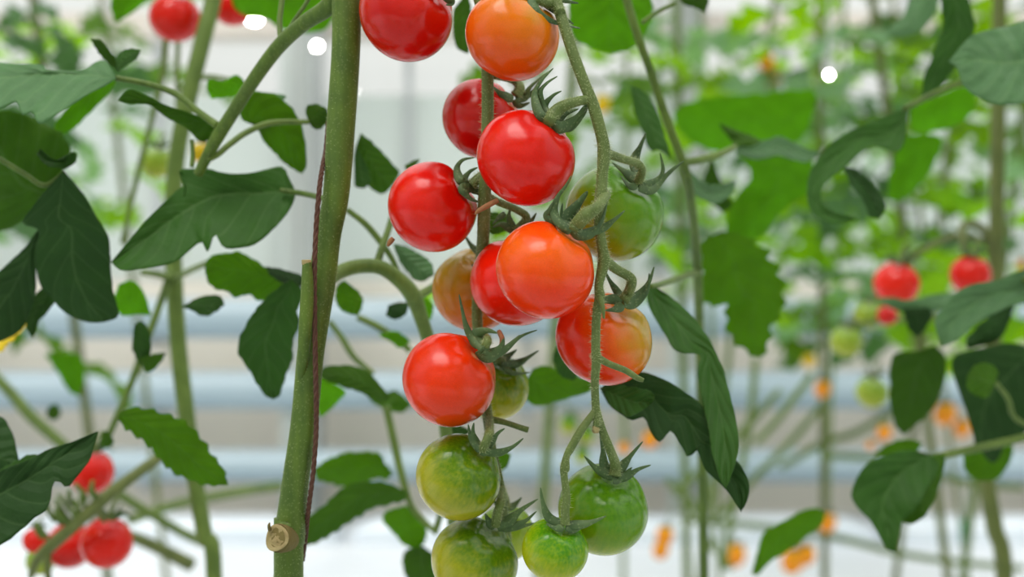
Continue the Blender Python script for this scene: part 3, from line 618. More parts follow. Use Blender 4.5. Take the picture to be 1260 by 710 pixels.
# ------------------------------------------------------------ plant behind on the left: slim stem, light leaves, ripe cluster
B = empty('tomato_plant', P(262, 710, .6), 'slim stemmed tomato plant leaning behind the long dark leaf, ripe red cluster below', 'tomato plant')
B.location.z = 0
tube('stem', [(290, -160, .62, 10.3), (264, -10, .61, 10.3), (252, 40, .605, 10.3), (232, 120, .60, 10.3), (218, 190, .60, 10.3), (213, 260, .60, 10.3), (214, 330, .60, 10.3), (219, 420, .60, 10.3), (228, 500, .60, 10.3), (240, 590, .60, 10), (252, 660, .60, 10), (264, 720, .60, 10)] + down(268, 740, .60, 10), M['pale_stem'], B, 16)
tube('side_shoot', [(214, 325, .60, 6), (200, 365, .585, 5), (180, 420, .575, 5), (162, 470, .57, 4.5), (145, 510, .565, 4.5), (130, 545, .56, 4)], M['stem'], B, 10)
tube('petiole', [(212, 345, .60, 4), (240, 330, .55, 4), (275, 318, .50, 3.6), (300, 322, .48, 3)], M['pale_stem'], B, 8)
tube('petiole', [(215, 345, .60, 5), (195, 338, .58, 4.5), (175, 335, .57, 4)], M['pale_stem'], B, 8)
tube('petiole', [(222, 110, .60, 4), (250, 95, .6, 3.6), (290, 100, .6, 3)], M['pale_stem'], B, 8)
tube('thin_shoot', [(205, 40, .64, 4), (200, 90, .64, 4), (186, 150, .64, 3.6), (168, 220, .64, 3.6), (150, 300, .64, 3)], M['pale_stem'], B, 8)
tube('thin_shoot', [(219, 50, .66, 3.4), (218, 100, .66, 3.2), (219, 160, .66, 3)], M['pale_stem'], B, 8)
leaf(B, [(358, 352), (328, 330), (300, 312), (277, 311), (258, 316), (252, 328), (255, 345), (268, 357), (280, 358), (290, 366), (306, 362), (318, 370), (335, 366)], 5, .455, 'bright', ty=-0.4, teeth=2, seed=15, mid=[(358, 352), (310, 335), (252, 328)])
leaf(B, [(358, 344), (335, 360), (312, 384), (294, 418), (295, 438), (308, 458), (324, 484), (336, 491), (344, 486), (352, 462), (361, 438), (360, 420), (368, 400), (366, 380), (374, 360)], 7, .44, 'dark', ty=-0.5, fold=-0.3, teeth=2.5, seed=16, n=38)
leaf(B, [(376, 352), (372, 340), (350, 332), (326, 328), (335, 340), (355, 352)], 3, .447, 'deep', ty=0.5, seed=17)
leaf(B, [(224, 378), (240, 368), (258, 363), (272, 365), (276, 375), (262, 386), (250, 389), (236, 382)], 4, .455, 'dark', ty=0.5, seed=18)
leaf(B, [(146, 510), (165, 501), (200, 508), (230, 521), (248, 540), (262, 560), (274, 575), (281, 597), (256, 597), (230, 590), (205, 574), (188, 554), (170, 538), (150, 523)], 7, .43, 'bright', ty=-0.25, fold=0.2, teeth=7, seed=19, n=40, m=11)
leaf(B, [(186, 388), (178, 362), (164, 345), (146, 350), (140, 372), (150, 388), (168, 387)], 3, .50, 'lime', ty=-0.5, seed=20)
leaf(B, [(165, 400), (175, 395), (185, 412), (184, 440), (172, 448), (163, 430)], 4, .48, 'dark', ty=-0.3, seed=21)
leaf(B, [(170, 442), (186, 436), (204, 434), (196, 448), (182, 458)], 2, .48, 'mid', ty=-0.3, seed=22)
leaf(B, [(136, 535), (140, 545), (130, 551), (122, 546), (128, 530)], 3, .50, 'mid', ty=-0.3, seed=23)
leaf(B, [(55, 436), (80, 434), (100, 440), (104, 465), (98, 488), (84, 480), (72, 460)], 4, .75, 'lime', ty=-0.5, seed=24)
leaf(B, [(60, 500), (70, 497), (75, 510), (66, 518), (57, 512)], 3, .70, 'mid', ty=-0.3, seed=25)
leaf(B, [(137, -15), (190, -12), (168, 12), (150, 24), (142, 28), (136, 10)], 4, .60, 'lime', ty=-0.6, seed=26)
leaf(B, [(282, -20), (288, 8), (305, 20), (330, 25), (345, 36), (372, 40), (398, 38), (412, 20), (405, -25)], 7, .58, 'lime', ty=-0.6, seed=27)
tube('pale_vine', [(-20, 450, .78, 7), (12, 482, .77, 7), (38, 512, .76, 7.5), (75, 545, .75, 7), (110, 575, .74, 6)], M['pale_stem'], B, 10)
tube('pale_vine', [(120, 590, .8, 6), (165, 620, .8, 6), (215, 650, .82, 6), (250, 668, .84, 6)], M['pale_stem'], B, 10)
tube('pale_vine', [(160, 640, .9, 6), (220, 620, .95, 6), (290, 606, 1.0, 6), (345, 598, 1.05, 6)], M['pale_stem'], B, 10)
tube('pale_vine', [(150, 655, .78, 7), (190, 672, .8, 8), (235, 695, .82, 9)], M['olive_stem'], B, 10)
# foreground dark leaf of a neighbouring plant
Cn = empty('tomato_plant', P(-120, 700, .39), 'dark leaved tomato plant reaching into view from the side near the ripe red cluster', 'tomato plant')
Cn.location.z = 0
tube('stem', [(-150, -200, .40, 16), (-140, 200, .40, 16), (-135, 500, .40, 16), (-130, 720, .40, 16)] + down(-130, 740, .40, 16), M['stem'], Cn, 14)
leaf(Cn, [(-60, 640), (-30, 600), (0, 580), (30, 568), (60, 553), (90, 543), (120, 531), (116, 550), (109, 568), (95, 585), (83, 601), (72, 592), (65, 596), (62, 615), (56, 628), (40, 640), (28, 650), (0, 671), (-40, 690)], 6, .385, 'deep', ty=0.25, fold=-0.25, seed=28, n=40, m=12, mid=[(-60, 640), (-20, 618), (30, 592), (80, 560), (120, 531)])
leaf(Cn, [(-50, 500), (-20, 508), (4, 514), (14, 530), (20, 550), (24, 572), (0, 582), (-30, 585)], 5, .41, 'deep', ty=0.2, seed=29)
leaf(Cn, [(-20, 590), (10, 572), (36, 560), (48, 560), (30, 575), (0, 596)], 3, .40, 'dark', ty=0.7, seed=31)
tube('petiole', [(-133, 620, .40, 5), (-95, 632, .395, 5), (-58, 640, .386, 4)], M['stem'], Cn, 8)
tube('petiole', [(-136, 480, .40, 5), (-90, 490, .405, 5), (-48, 500, .41, 4)], M['stem'], Cn, 8)
for s_, (x, y) in enumerate(((14, 412), (2, 424), (24, 402))):
    leaf(Cn, [(x - 8, y + 10), (x - 6, y), (x + 4, y - 9), (x + 10, y - 10), (x + 6, y + 2), (x, y + 9)], 3, .47, 'mid', ty=0.4, seed=40 + s_, n=12, m=4, name='petal').data.materials[0] = M['yellow']

# ------------------------------------------------------------ plant behind the cluster: pale forked branch and leaves
Cc = empty('tomato_plant', P(480, 710, .47), 'pale forked tomato plant behind the thick stem, leaves low under the cluster', 'tomato plant')
Cc.location.z = 0
tube('branch', [(398, 350, .40, 8.5), (416, 336, .415, 9), (440, 328, .42, 9), (468, 329, .422, 9), (492, 345, .425, 9.5), (508, 364, .43, 10.5), (517, 388, .435, 9), (526, 415, .44, 8.5), (536, 450, .45, 8.5), (548, 520, .46, 8.5), (556, 620, .47, 8.5), (560, 720, .48, 8.5)] + down(560, 730, .48, 8.5), M['pale_stem'], Cc, 14)
tube('side_branch', [(463, 328, .422, 5), (470, 305, .425, 4.5), (478, 282, .43, 4), (484, 262, .435, 4)], M['stem'], Cc, 10)
tube('side_branch', [(510, 366, .43, 6), (522, 360, .435, 5.5), (535, 352, .44, 5), (552, 340, .445, 5)], M['pale_stem'], Cc, 10)
tube('petiole', [(427, 258, .44, 3.5), (450, 276, .44, 4), (470, 300, .44, 4), (482, 318, .44, 3.5), (490, 336, .44, 3)], M['stem'], Cc, 10)
tube('petiole', [(440, 390, .52, 4), (465, 402, .52, 4.5), (490, 418, .52, 4), (505, 432, .52, 4)], M['pale_stem'], Cc, 8)
tube('petiole', [(405, 395, .55, 3.5), (420, 415, .55, 4), (436, 440, .55, 4), (460, 460, .55, 3)], M['pale_stem'], Cc, 8)
tube('petiole', [(475, 500, .55, 5), (484, 540, .55, 5), (493, 580, .55, 5), (505, 620, .55, 4), (520, 640, .55, 4), (538, 656, .55, 3.5)], M['pale_stem'], Cc, 10)
tube('petiole', [(535, 655, .50, 4), (540, 640, .50, 4), (545, 620, .48, 4)], M['stem'], Cc, 8)
leaf(Cc, [(484, 300), (498, 303), (512, 310), (530, 322), (534, 338), (516, 347), (500, 333), (490, 318)], 4, .445, 'grey', ty=0.1, seed=50)
leaf(Cc, [(478, 376), (490, 372), (502, 374), (500, 386), (488, 393), (476, 388)], 3, .46, 'deep', ty=0.2, seed=51)
leaf(Cc, [(424, 345), (414, 352), (414, 372), (424, 384), (440, 388), (447, 374), (442, 360)], 4, .47, 'bright', ty=-0.3, seed=52)
leaf(Cc, [(480, 490), (465, 470), (450, 456), (425, 449), (400, 452), (392, 462), (405, 470), (440, 482), (465, 494)], 5, .47, 'mid', ty=0.3, seed=53)
leaf(Cc, [(392, 462), (424, 480), (418, 492), (404, 506), (394, 512), (388, 490)], 3, .50, 'lime', ty=-0.5, seed=54)
leaf(Cc, [(505, 420), (490, 408), (478, 408), (465, 412), (480, 420), (492, 428)], 3, .50, 'lime', ty=-0.3, seed=55)
leaf(Cc, [(508, 388), (512, 372), (524, 366), (534, 376), (530, 392), (520, 398)], 3, .48, 'lime', ty=-0.3, seed=56)
leaf(Cc, [(484, 582), (474, 590), (463, 588), (440, 598), (425, 600), (405, 594), (390, 590), (386, 577), (398, 568), (412, 562), (426, 557), (446, 556), (467, 558), (474, 570)], 7, .56, 'bright', ty=-0.6, teeth=4, seed=57)
leaf(Cc, [(502, 606), (498, 616), (474, 622), (456, 626), (441, 636), (424, 646), (408, 658), (390, 668), (374, 672), (376, 645), (384, 630), (402, 619), (425, 598), (457, 592), (484, 597)], 8, .52, 'mid', ty=-0.3, teeth=4, seed=58)
leaf(Cc, [(500, 622), (522, 640), (524, 665), (510, 676), (494, 668), (484, 655), (470, 640), (478, 628)], 3, .56, 'bright', ty=-0.4, teeth=3, seed=59)
leaf(Cc, [(520, 672), (540, 690), (545, 730), (510, 735), (500, 710), (494, 688), (502, 676)], 3, .56, 'mid', ty=-0.3, teeth=3, seed=60)
leaf(Cc, [(486, 480), (500, 490), (505, 500), (490, 508), (470, 502), (455, 490)], 4, .56, 'mid', ty=0.3, seed=61)
leaf(Cc, [(444, 164), (462, 178), (478, 196), (491, 212), (484, 226), (472, 238), (456, 232), (444, 215), (436, 190)], 4, .47, 'mid', ty=-0.4, tx=0.4, seed=62)
leaf(Cc, [(438, 180), (450, 200), (456, 222), (448, 232), (436, 225)], 3, .46, 'dark', ty=-0.1, seed=63)
leaf(Cc, [(575, -8), (582, 20), (581, 45), (576, 66), (564, 60), (557, 40), (560, 10)], 3, .45, 'mid', ty=-0.4, seed=64)
leaf(Cc, [(498, 204), (508, 198), (516, 196), (510, 206), (502, 212)], 2, .44, 'mid', ty=0.2, seed=65)
leaf(Cc, [(655, 455), (672, 450), (700, 460), (742, 470), (720, 484), (690, 492), (658, 500), (644, 480)], 3, .47, 'bright', ty=-0.4, seed=66)
leaf(Cc, [(690, 420), (710, 425), (716, 448), (706, 468), (690, 462), (680, 440)], 3, .45, 'dark', ty=-0.2, seed=67)
leaf(Cc, [(556, 520), (566, 524), (580, 530), (570, 536), (558, 534)], 2, .41, 'dark', ty=0.4, seed=68)
leaf(Cc, [(606, 560), (618, 556), (628, 560), (624, 574), (612, 582), (604, 574)], 3, .44, 'bright', ty=-0.3, seed=69)
leaf(Cc, [(594, 262), (612, 262), (628, 268), (624, 284), (606, 288), (594, 278)], 3, .40, 'mid', ty=0.3, seed=70)

# ------------------------------------------------------------ plant right of the cluster: slanting shoot, large drooping leaves
D = empty('tomato_plant', P(900, 710, .46), 'tomato plant with a slanting shoot and two large drooping dark green leaves', 'tomato plant')
D.location.z = 0
tube('shoot', [(757, -60, .45, 5), (770, -5, .45, 5.2), (785, 45, .45, 5.2), (802, 92, .455, 5.2), (822, 152, .46, 5.5), (842, 205, .465, 5.5), (850, 245, .48, 5.5), (858, 330, .52, 6), (862, 480, .58, 6), (866, 720, .62, 6.5)] + down(866, 730, .62, 6.5), M['stem'], D, 12)
tube('petiole', [(838, 200, .464, 5), (860, 197, .47, 5), (885, 190, .48, 4.5), (905, 180, .49, 3)], M['pale_stem'], D, 10)
tube('petiole', [(790, 28, .45, 2.8), (808, 15, .45, 2.6), (830, 4, .45, 2.4)], M['stem'], D, 8)
tube('petiole', [(858, 335, .52, 4), (835, 342, .47, 4), (812, 350, .42, 3.5), (800, 352, .405, 3)], M['stem'], D, 8)
tube('petiole', [(866, 520, .59, 4), (820, 500, .50, 4), (760, 482, .41, 3)], M['stem'], D, 8)
leaf(D, [(796, 350), (806, 352), (840, 377), (868, 410), (888, 450), (902, 500), (909, 535), (905, 570), (893, 602), (884, 585), (874, 545), (866, 500), (858, 458), (862, 437), (834, 433), (820, 415), (806, 392), (797, 372)], 8, .402, 'dark', ty=0.7, fold=-0.2, seed=80, n=44, m=12)
leaf(D, [(738, 478), (768, 462), (795, 458), (830, 474), (860, 495), (880, 525), (900, 560), (916, 580), (923, 602), (912, 630), (895, 604), (880, 590), (866, 576), (856, 551), (848, 563), (836, 546), (825, 530), (812, 544), (800, 530), (793, 513), (776, 516), (752, 500)], 9, .392, 'deep', ty=0.35, fold=-0.35, seed=81, n=44, m=12)
leaf(D, [(742, 478), (765, 474), (790, 478), (806, 486), (800, 498), (785, 508), (770, 512), (750, 498)], 4, .385, 'dark', ty=0.5, fold=-0.4, seed=82)
leaf(D, [(776, 106), (792, 112), (806, 132), (818, 165), (826, 198), (812, 184), (800, 186), (790, 160), (780, 135)], 4, .48, 'dark', ty=0.4, seed=83)
leaf(D, [(760, -30), (792, -20), (803, 8), (800, 30), (780, 58), (752, 66), (726, 58), (706, 45), (700, 10), (712, -20)], 5, .50, 'lime', ty=-0.5, teeth=3, seed=84)
leaf(D, [(845, 205), (862, 222), (880, 228), (905, 222), (902, 236), (886, 250), (866, 246), (848, 230)], 3, .50, 'grey', ty=0.8, fold=-0.5, seed=85)
leaf(D, [(905, 182), (930, 176), (960, 168), (985, 180), (1010, 188), (990, 200), (960, 192), (930, 196), (908, 190)], 4, .55, 'grey', ty=1.0, fold=-0.4, seed=86)
leaf(D, [(905, 180), (888, 158), (886, 152), (905, 160), (935, 172), (925, 180)], 2, .54, 'mid', ty=0.6, seed=87)
leaf(D, [(905, 186), (950, 188), (996, 192), (1000, 232), (972, 250), (952, 272), (936, 292), (915, 292), (897, 292), (894, 268), (908, 240), (925, 215)], 7, .60, 'lime', ty=-0.6, teeth=4, seed=88)
leaf(D, [(888, 284), (912, 290), (935, 302), (952, 322), (964, 350), (962, 382), (950, 400), (946, 420), (936, 440), (918, 432), (902, 416), (892, 396), (895, 374), (872, 377), (855, 356), (866, 330), (858, 304)], 8, .56, 'bright', ty=-0.4, teeth=15, seed=89, n=44)
leaf(D, [(876, 195), (895, 240), (905, 250), (890, 262), (876, 250), (862, 232)], 3, .62, 'mid', ty=-0.3, seed=90)
leaf(D, [(836, -12), (850, -14), (872, -6), (868, 16), (855, 10), (840, 4)], 3, .50, 'mid', ty=-0.3, seed=91)
leaf(D, [(1003, 130), (1000, 112), (940, 114), (860, 122), (828, 138), (838, 165), (880, 186), (930, 180), (985, 172)], 4, .75, 'lime', ty=-0.6, teeth=5, seed=92)

# ------------------------------------------------------------ plant at the far right, near: curled leaf, greyish leaves
E = empty('tomato_plant', P(1330, 700, .56), 'tomato plant with a tightly curled leaf and crinkled grey green leaves', 'tomato plant')
E.location.z = 0
tube('stem', [(1340, -160, .56, 13), (1335, 150, .56, 13), (1330, 420, .56, 13), (1330, 720, .56, 13)] + down(1330, 730, .56, 13), M['stem'], E, 14)
tube('petiole', [(1335, 80, .56, 5), (1260, 92, .53, 4.5), (1190, 100, .52, 4), (1150, 115, .515, 4), (1112, 134, .51, 3.5)], M['stem'], E, 8)
tube('petiole', [(1330, 520, .56, 5), (1262, 538, .54, 5), (1200, 552, .53, 5), (1150, 563, .52, 4.5), (1100, 575, .515, 3.5)], M['pale_stem'], E, 8)
tube('petiole', [(1332, 300, .56, 4), (1290, 330, .53, 4), (1260, 345, .51, 3.5)], M['stem'], E, 8)
tube('petiole', [(1220, 465, .52, 3), (1240, 490, .53, 3.2), (1250, 515, .54, 3.2), (1290, 535, .55, 3.2)], M['pale_stem'], E, 8)
leaf(E, [(1118, 132), (1085, 145), (1048, 160), (1016, 182), (997, 212), (993, 238), (999, 260), (1022, 275), (1056, 270), (1034, 263), (1018, 256), (1010, 243), (1016, 226), (1042, 204), (1072, 180), (1108, 184)], 8, .50, 'dark', ty=0.8, fold=-0.5, curl=0.3, byindex=True, seed=100, n=64, m=10)
leaf(E, [(1038, 206), (1052, 208), (1068, 220), (1082, 238), (1090, 254), (1082, 269), (1070, 266), (1062, 246), (1048, 228)], 5, .49, 'deep', ty=0.5, fold=-0.9, seed=101)
leaf(E, [(1300, 60), (1300, 20), (1262, 25), (1230, 35), (1200, 41), (1182, 58), (1167, 76), (1178, 84), (1188, 108), (1214, 125), (1240, 129), (1262, 126), (1300, 112)], 6, .46, 'grey', ty=1.0, fold=0.1, quilt=2.2, wave=1.2, mid=[(1300, 68), (1240, 78), (1200, 74), (1167, 76)], seed=102, n=44, m=13)
leaf(E, [(1180, -40), (1192, 0), (1199, 35), (1186, 60), (1172, 88), (1152, 114), (1133, 121), (1138, 90), (1150, 60), (1161, 30), (1158, -10)], 6, .53, 'dark', ty=-0.2, tx=0.4, seed=103)
leaf(E, [(1160, -20), (1150, 18), (1128, 40), (1100, 46), (1092, 36), (1112, 18), (1126, -15)], 4, .62, 'grey', ty=0.7, seed=104)
leaf(E, [(1290, 320), (1262, 330), (1225, 345), (1190, 352), (1165, 372), (1150, 395), (1159, 426), (1176, 420), (1200, 400), (1230, 382), (1262, 372), (1290, 365)], 6, .51, 'grey', ty=0.9, fold=-0.4, quilt=0.8, seed=105, n=40)
leaf(E, [(1145, 560), (1122, 554), (1096, 558), (1074, 566), (1056, 584), (1048, 606), (1056, 626), (1070, 640), (1082, 660), (1092, 676), (1102, 680), (1106, 660), (1112, 640), (1130, 622), (1144, 596), (1156, 575)], 10, .50, 'dark', ty=0.4, fold=-0.3, seed=106, n=40, m=12)
leaf(E, [(1112, 575), (1140, 562), (1162, 560), (1158, 590), (1150, 614), (1138, 636), (1120, 645), (1106, 638), (1104, 610)], 5, .505, 'mid', ty=0.5, seed=107)
leaf(E, [(1225, 470), (1228, 455), (1215, 447), (1200, 449), (1190, 462), (1190, 478), (1202, 488), (1216, 488)], 4, .50, 'mid', ty=0.3, seed=108)
leaf(E, [(1280, 430), (1240, 422), (1200, 430), (1172, 440), (1176, 470), (1190, 510), (1200, 545), (1222, 570), (1240, 545), (1270, 520)], 6, .56, 'deep', ty=-0.2, seed=109)
leaf(E, [(1200, 545), (1186, 558), (1188, 580), (1205, 592), (1228, 588), (1244, 565), (1244, 545), (1225, 540)], 3, .60, 'bright', ty=-0.3, seed=110)
leaf(E, [(1150, 425), (1130, 432), (1098, 438), (1094, 480), (1100, 520), (1112, 535), (1130, 520), (1150, 500), (1162, 470), (1164, 440)], 5, .62, 'mid', ty=-0.6, seed=111)
leaf(E, [(1135, 545), (1110, 540), (1090, 548), (1075, 560), (1095, 560), (1120, 565)], 3, .58, 'bright', ty=-0.5, seed=112)
leaf(E, [(1250, 370), (1240, 400), (1225, 420), (1190, 430), (1190, 415), (1210, 395), (1235, 375)], 3, .56, 'deep', ty=-0.2, seed=113)
leaf(E, [(1015, 632), (1010, 646), (988, 664), (962, 682), (944, 695), (930, 708), (925, 704), (932, 678), (937, 660), (956, 644), (980, 632), (1002, 624)], 6, .60, 'bright', ty=-0.4, seed=114)
leaf(E, [(1120, 128), (1140, 125), (1175, 108), (1198, 112), (1200, 135), (1180, 152), (1150, 162), (1122, 160)], 4, .66, 'lime', ty=-0.6, seed=115)
leaf(E, [(1105, 170), (1130, 165), (1160, 170), (1150, 200), (1130, 230), (1105, 250), (1092, 240), (1098, 205)], 5, .70, 'lime', ty=-0.6, seed=116)
leaf(E, [(1165, 376), (1190, 360), (1150, 362), (1120, 370), (1100, 366), (1080, 368), (1100, 380), (1130, 390)], 4, .62, 'grey', ty=0.8, seed=117)
leaf(E, [(1110, 380), (1145, 380), (1142, 400), (1128, 415), (1118, 405)], 3, .60, 'deep', ty=-0.2, seed=118)

# ------------------------------------------------------------ plant further right with olive stem and hooked truss
G = empty('tomato_plant', P(1235, 710, .85), 'tomato plant with a straight olive stem and a hooked stalk of red fruit', 'tomato plant')
G.location.z = 0
tube('stem', [(1236, -200, .84, 8), (1230, 0, .84, 8.5), (1228, 150, .84, 9), (1226, 280, .84, 9), (1222, 420, .84, 9.5), (1212, 530, .84, 10), (1214, 590, .84, 10), (1224, 650, .84, 10.5), (1236, 715, .84, 10.5)] + down(1238, 725, .84, 10.5), M['olive_stem'], G, 14)
tube('hooked_stalk', [(1222, 340, .84, 5.5), (1220, 305, .835, 5.5), (1212, 285, .83, 5.5), (1196, 275, .82, 5.5), (1184, 280, .81, 5), (1186, 300, .80, 4.5), (1192, 318, .80, 4)], M['olive_stem'], G, 10)
tube('side_stalk', [(1224, 300, .84, 4), (1180, 290, .82, 4), (1140, 305, .80, 4), (1112, 325, .80, 4)], M['olive_stem'], G, 8)
tube('side_stalk', [(1220, 380, .84, 4), (1150, 390, .88, 4), (1080, 395, .9, 4), (1045, 405, .9, 3.5)], M['pale_stem'], G, 8)
for x0, y0, x1, y1, dd in ((830, 610, 960, 480, 1.5), (880, 640, 1010, 500, 1.7), (820, 590, 900, 700, 1.6), (850, 640, 1260, 700, 1.9), (1010, 560, 1260, 600, 1.8), (930, 440, 890, 700, 1.5), (960, 575, 1100, 505, 1.9), (1000, 460, 930, 545, 1.4)):
    tube('leaning_vine', [(x0, y0, dd, 4.5), ((x0 * 2 + x1) / 3 + 6, (y0 * 2 + y1) / 3 - 6, dd, 4.5), ((x0 + x1 * 2) / 3, (y0 + y1 * 2) / 3 + 4, dd, 4.5), (x1, y1, dd, 4)], M['pale_stem'], G, 8)

# ------------------------------------------------------------ fruit further back
def lean_of(px, d): return 0.34 * math.sin(px * 0.37 + d * 5.0)
def stem_x(px, d, z, seed=0.0): return xw(px, d) + lean_of(px, d) * (z / 2.6 - 0.4)
def stem_px(px, d, py):
    z = H - (py - 355) / F * d; return 630 + stem_x(px, d, z) / d * F
HOSTS = ((700, 1.5), (835, 1.7), (925, 2.2), (1010, 1.9), (1095, 1.6), (1165, 2.0), (1255, 1.7))
def back_tomato(label, c, d, r, mat, k=0.95, cal=None, host=False, group='tomatoes in the background'):
    cal = cal or (c[0] + r * 0.15, c[1] - r * 0.9)
    s = [[(cal[0], cal[1]), (cal[0] + dx * r * .5, cal[1] - 0.25 * r), (cal[0] + dx * r * .9, cal[1] - (0.05 if abs(dx) > .7 else .6) * r)] for dx in (-1, -.45, .5, 1)]
    if host:                               # fruit of a row plant: its stalk runs back to that plant's stem
        hp, hd = min(HOSTS, key=lambda h: abs(h[0] - c[0])); d = hd - 0.04; x0, y0 = cal
        lx = stem_px(hp, hd, y0 - 34)
        e = tomato(label, c, d, r, cal, mat, 1, k, sep=s, group=group, w=r * .11, seed=int(c[0]), hairy=False, lo=True)
        tube('pedicel', [(x0, y0 + 1, d, r * .1), (x0 + (lx - x0) * .1, y0 - 10, d, r * .09), (x0 + (lx - x0) * .5, y0 - 26, d + .015, r * .1), (lx, y0 - 34, hd, r * .11)], M['stalk'], e, 6)
        return e
    return tomato(label, c, d, r, cal, mat, 1, k, sep=s, ped=[(cal[0], cal[1] + 1, 0, r * .1), (cal[0] + r * .1, cal[1] - r * .5, 0, r * .09), (cal[0] + r * .35, cal[1] - r * .9, 3, r * .08)], group=group, w=r * .11, seed=int(c[0]), hairy=False, lo=True)
back_tomato('red tomato behind a pale stalk, above the small green leaf pair', (215, 22), .62, 31, RED)
back_tomato('red tomato half covered by a bright leaf, next to the wide lamp', (286, 8), .66, 25, RED)
back_tomato('small red tomato just above the one behind the pale stalk', (206, -6), .63, 12, RED)
back_tomato('pale green tomato hanging beside the slim leaning stem', (193, 200), .66, 20, PALE)
back_tomato('yellow tomato seen just above the long dark leaf', (249, 188), .62, 14, YEL)
rc = 'ripe cluster under the dark pointed leaf'
back_tomato('red tomato directly behind the point of the dark leaf', (112, 581), .60, 28, RED, group=rc)
back_tomato('largest full red tomato of the low ripe cluster', (131, 668), .575, 32, RED, group=rc)
back_tomato('deep red tomato between two others in the low ripe cluster', (86, 671), .615, 29, RED2, group=rc)
back_tomato('small red tomato at the outer end of the low ripe cluster', (44, 665), .60, 16, RED, group=rc)
back_tomato('yellow green tomato under the low ripe cluster', (50, 690), .63, 18, PALE, group=rc)
t = empty('fruit_stalk', P(45, 695, .59), 'knobbly grey green stalk carrying the low ripe cluster', 'fruit stalk')
tube('stalk', [(206, 556, .585, 5), (186, 570, .575, 7), (165, 585, .565, 7), (140, 604, .56, 8), (112, 628, .556, 8), (85, 652, .556, 8), (62, 672, .56, 8), (46, 688, .565, 6), (38, 710, .57, 4)], M['olive_stem'], t, 12)
rnd = random.Random(5)
for i in range(16):
    x = 112 - i * 4.2 + rnd.uniform(-4, 4); y = 625 + i * 2.6 - rnd.uniform(8, 34)
    tube('dry_sepal', [(x + 6, y + 14, .556, 2.8), (x, y + 4, .553, 3.2), (x - 4 + rnd.uniform(-6, 8), y - 6, .551, 2.2)], M['pale_stem'], t, 6)
tube('pedicel', [(112, 628, .556, 4), (122, 632, .56, 4), (128, 640, .565, 4)], M['olive_stem'], t, 8)
tube('pedicel', [(60, 672, .56, 5), (58, 690, .56, 5), (60, 720, .56, 4)], M['olive_stem'], t, 8)
rr = 'ripe fruit by the olive stem'
back_tomato('red tomato hanging under the hooked stalk by the olive stem', (1194, 338), .80, 25, RED, group=rr)
back_tomato('red tomato beside a grey green leaf, the paler of the pair near the olive stem', (1103, 349), .80, 28, RED3, group=rr)
back_tomato('small red tomato glimpsed below the paler red one', (1092, 388), .86, 13, RED2, group=rr)
gg = 'unripe fruit left of the olive stem'
back_tomato('green tomato hanging over the middle pipe, the uppermost unripe one', (1068, 388), .92, 18, PALE, group=gg)
back_tomato('green yellow tomato in the middle of the unripe group', (1041, 420), .90, 20, PALE, group=gg)
back_tomato('green tomato with a yellow underside, lowest of the unripe group', (1073, 483), .95, 20, PALE, group=gg)
pg = 'small orange plum tomatoes'
for lab, c, d, r, m in (
    ('orange plum tomato between a bright leaf and the dark leaves on the olive stem', (1163, 509), 1.0, 13, PLUM), ('slim orange plum tomato close to the dark leaves on the olive stem', (1184, 527), 1.0, 10, PLUM),
    ('small orange plum tomato above the drooping dark leaf', (1088, 532), 1.1, 9, PLUM), ('tiny orange plum tomato at the edge of the drooping dark leaf', (1071, 548), 1.15, 5, PLUM),
    ('orange plum tomato under the big drooping leaf beside the star shaped calyx', (800, 541), 1.0, 10, PLUM), ('tiny orange plum tomato just above the leaf green tomato', (768, 551), 1.1, 7, PLUM),
    ('upper of two orange plum tomatoes low beside the leaf green tomato', (818, 659), 1.1, 11, PLUM), ('lower of two orange plum tomatoes low beside the leaf green tomato', (813, 677), 1.15, 10, PLUM),
    ('lone orange plum tomato beside the low bright slanting leaf', (905, 683), 1.0, 13, PLUM), ('bigger orange plum tomato under the low bright slanting leaf', (975, 691), 1.0, 14, PLUM),
    ('orange plum tomato pressed against a bigger one under the slanting leaf', (991, 683), 1.05, 12, PLUM), ('orange plum tomato peeking from behind the slanting leaf', (1018, 643), 1.0, 11, PLUM),
    ('orange plum tomato hanging alone over the middle pipe', (1012, 478), 1.1, 10, PLUM), ('yellow orange plum tomato hanging high, upper of two', (942, 76), 1.0, 9, PLUM), ('yellow orange plum tomato hanging high, lower of two', (951, 95), 1.0, 10, PLUM),
    ('small yellow fruit above the lone orange one over the pipe', (996, 443), 1.1, 8, YEL), ('tiny orange fruit right beside the upper part of the olive stem', (1257, 325), .95, 6, PLUM), ('tiny orange fruit among dark leaves on the olive stem', (1177, 454), 1.0, 5, PLUM),
    ('small yellow green fruit beside the straight front stalk', (741, 128), .9, 10, YEL)):
    back_tomato(lab, c, d, r, m, 1.25, host=True, group=pg)
for x, y, r, w_ in ((700, 522, 11, 'uppermost'), (722, 535, 10, 'middle'), (716, 560, 9, 'lowest')):
    back_tomato('tiny lime green fruit behind the split end of the front stalk, %s of three' % w_, (x, y), .75, r, GREEN15, 1.3, host=True, group='tiny lime fruits')

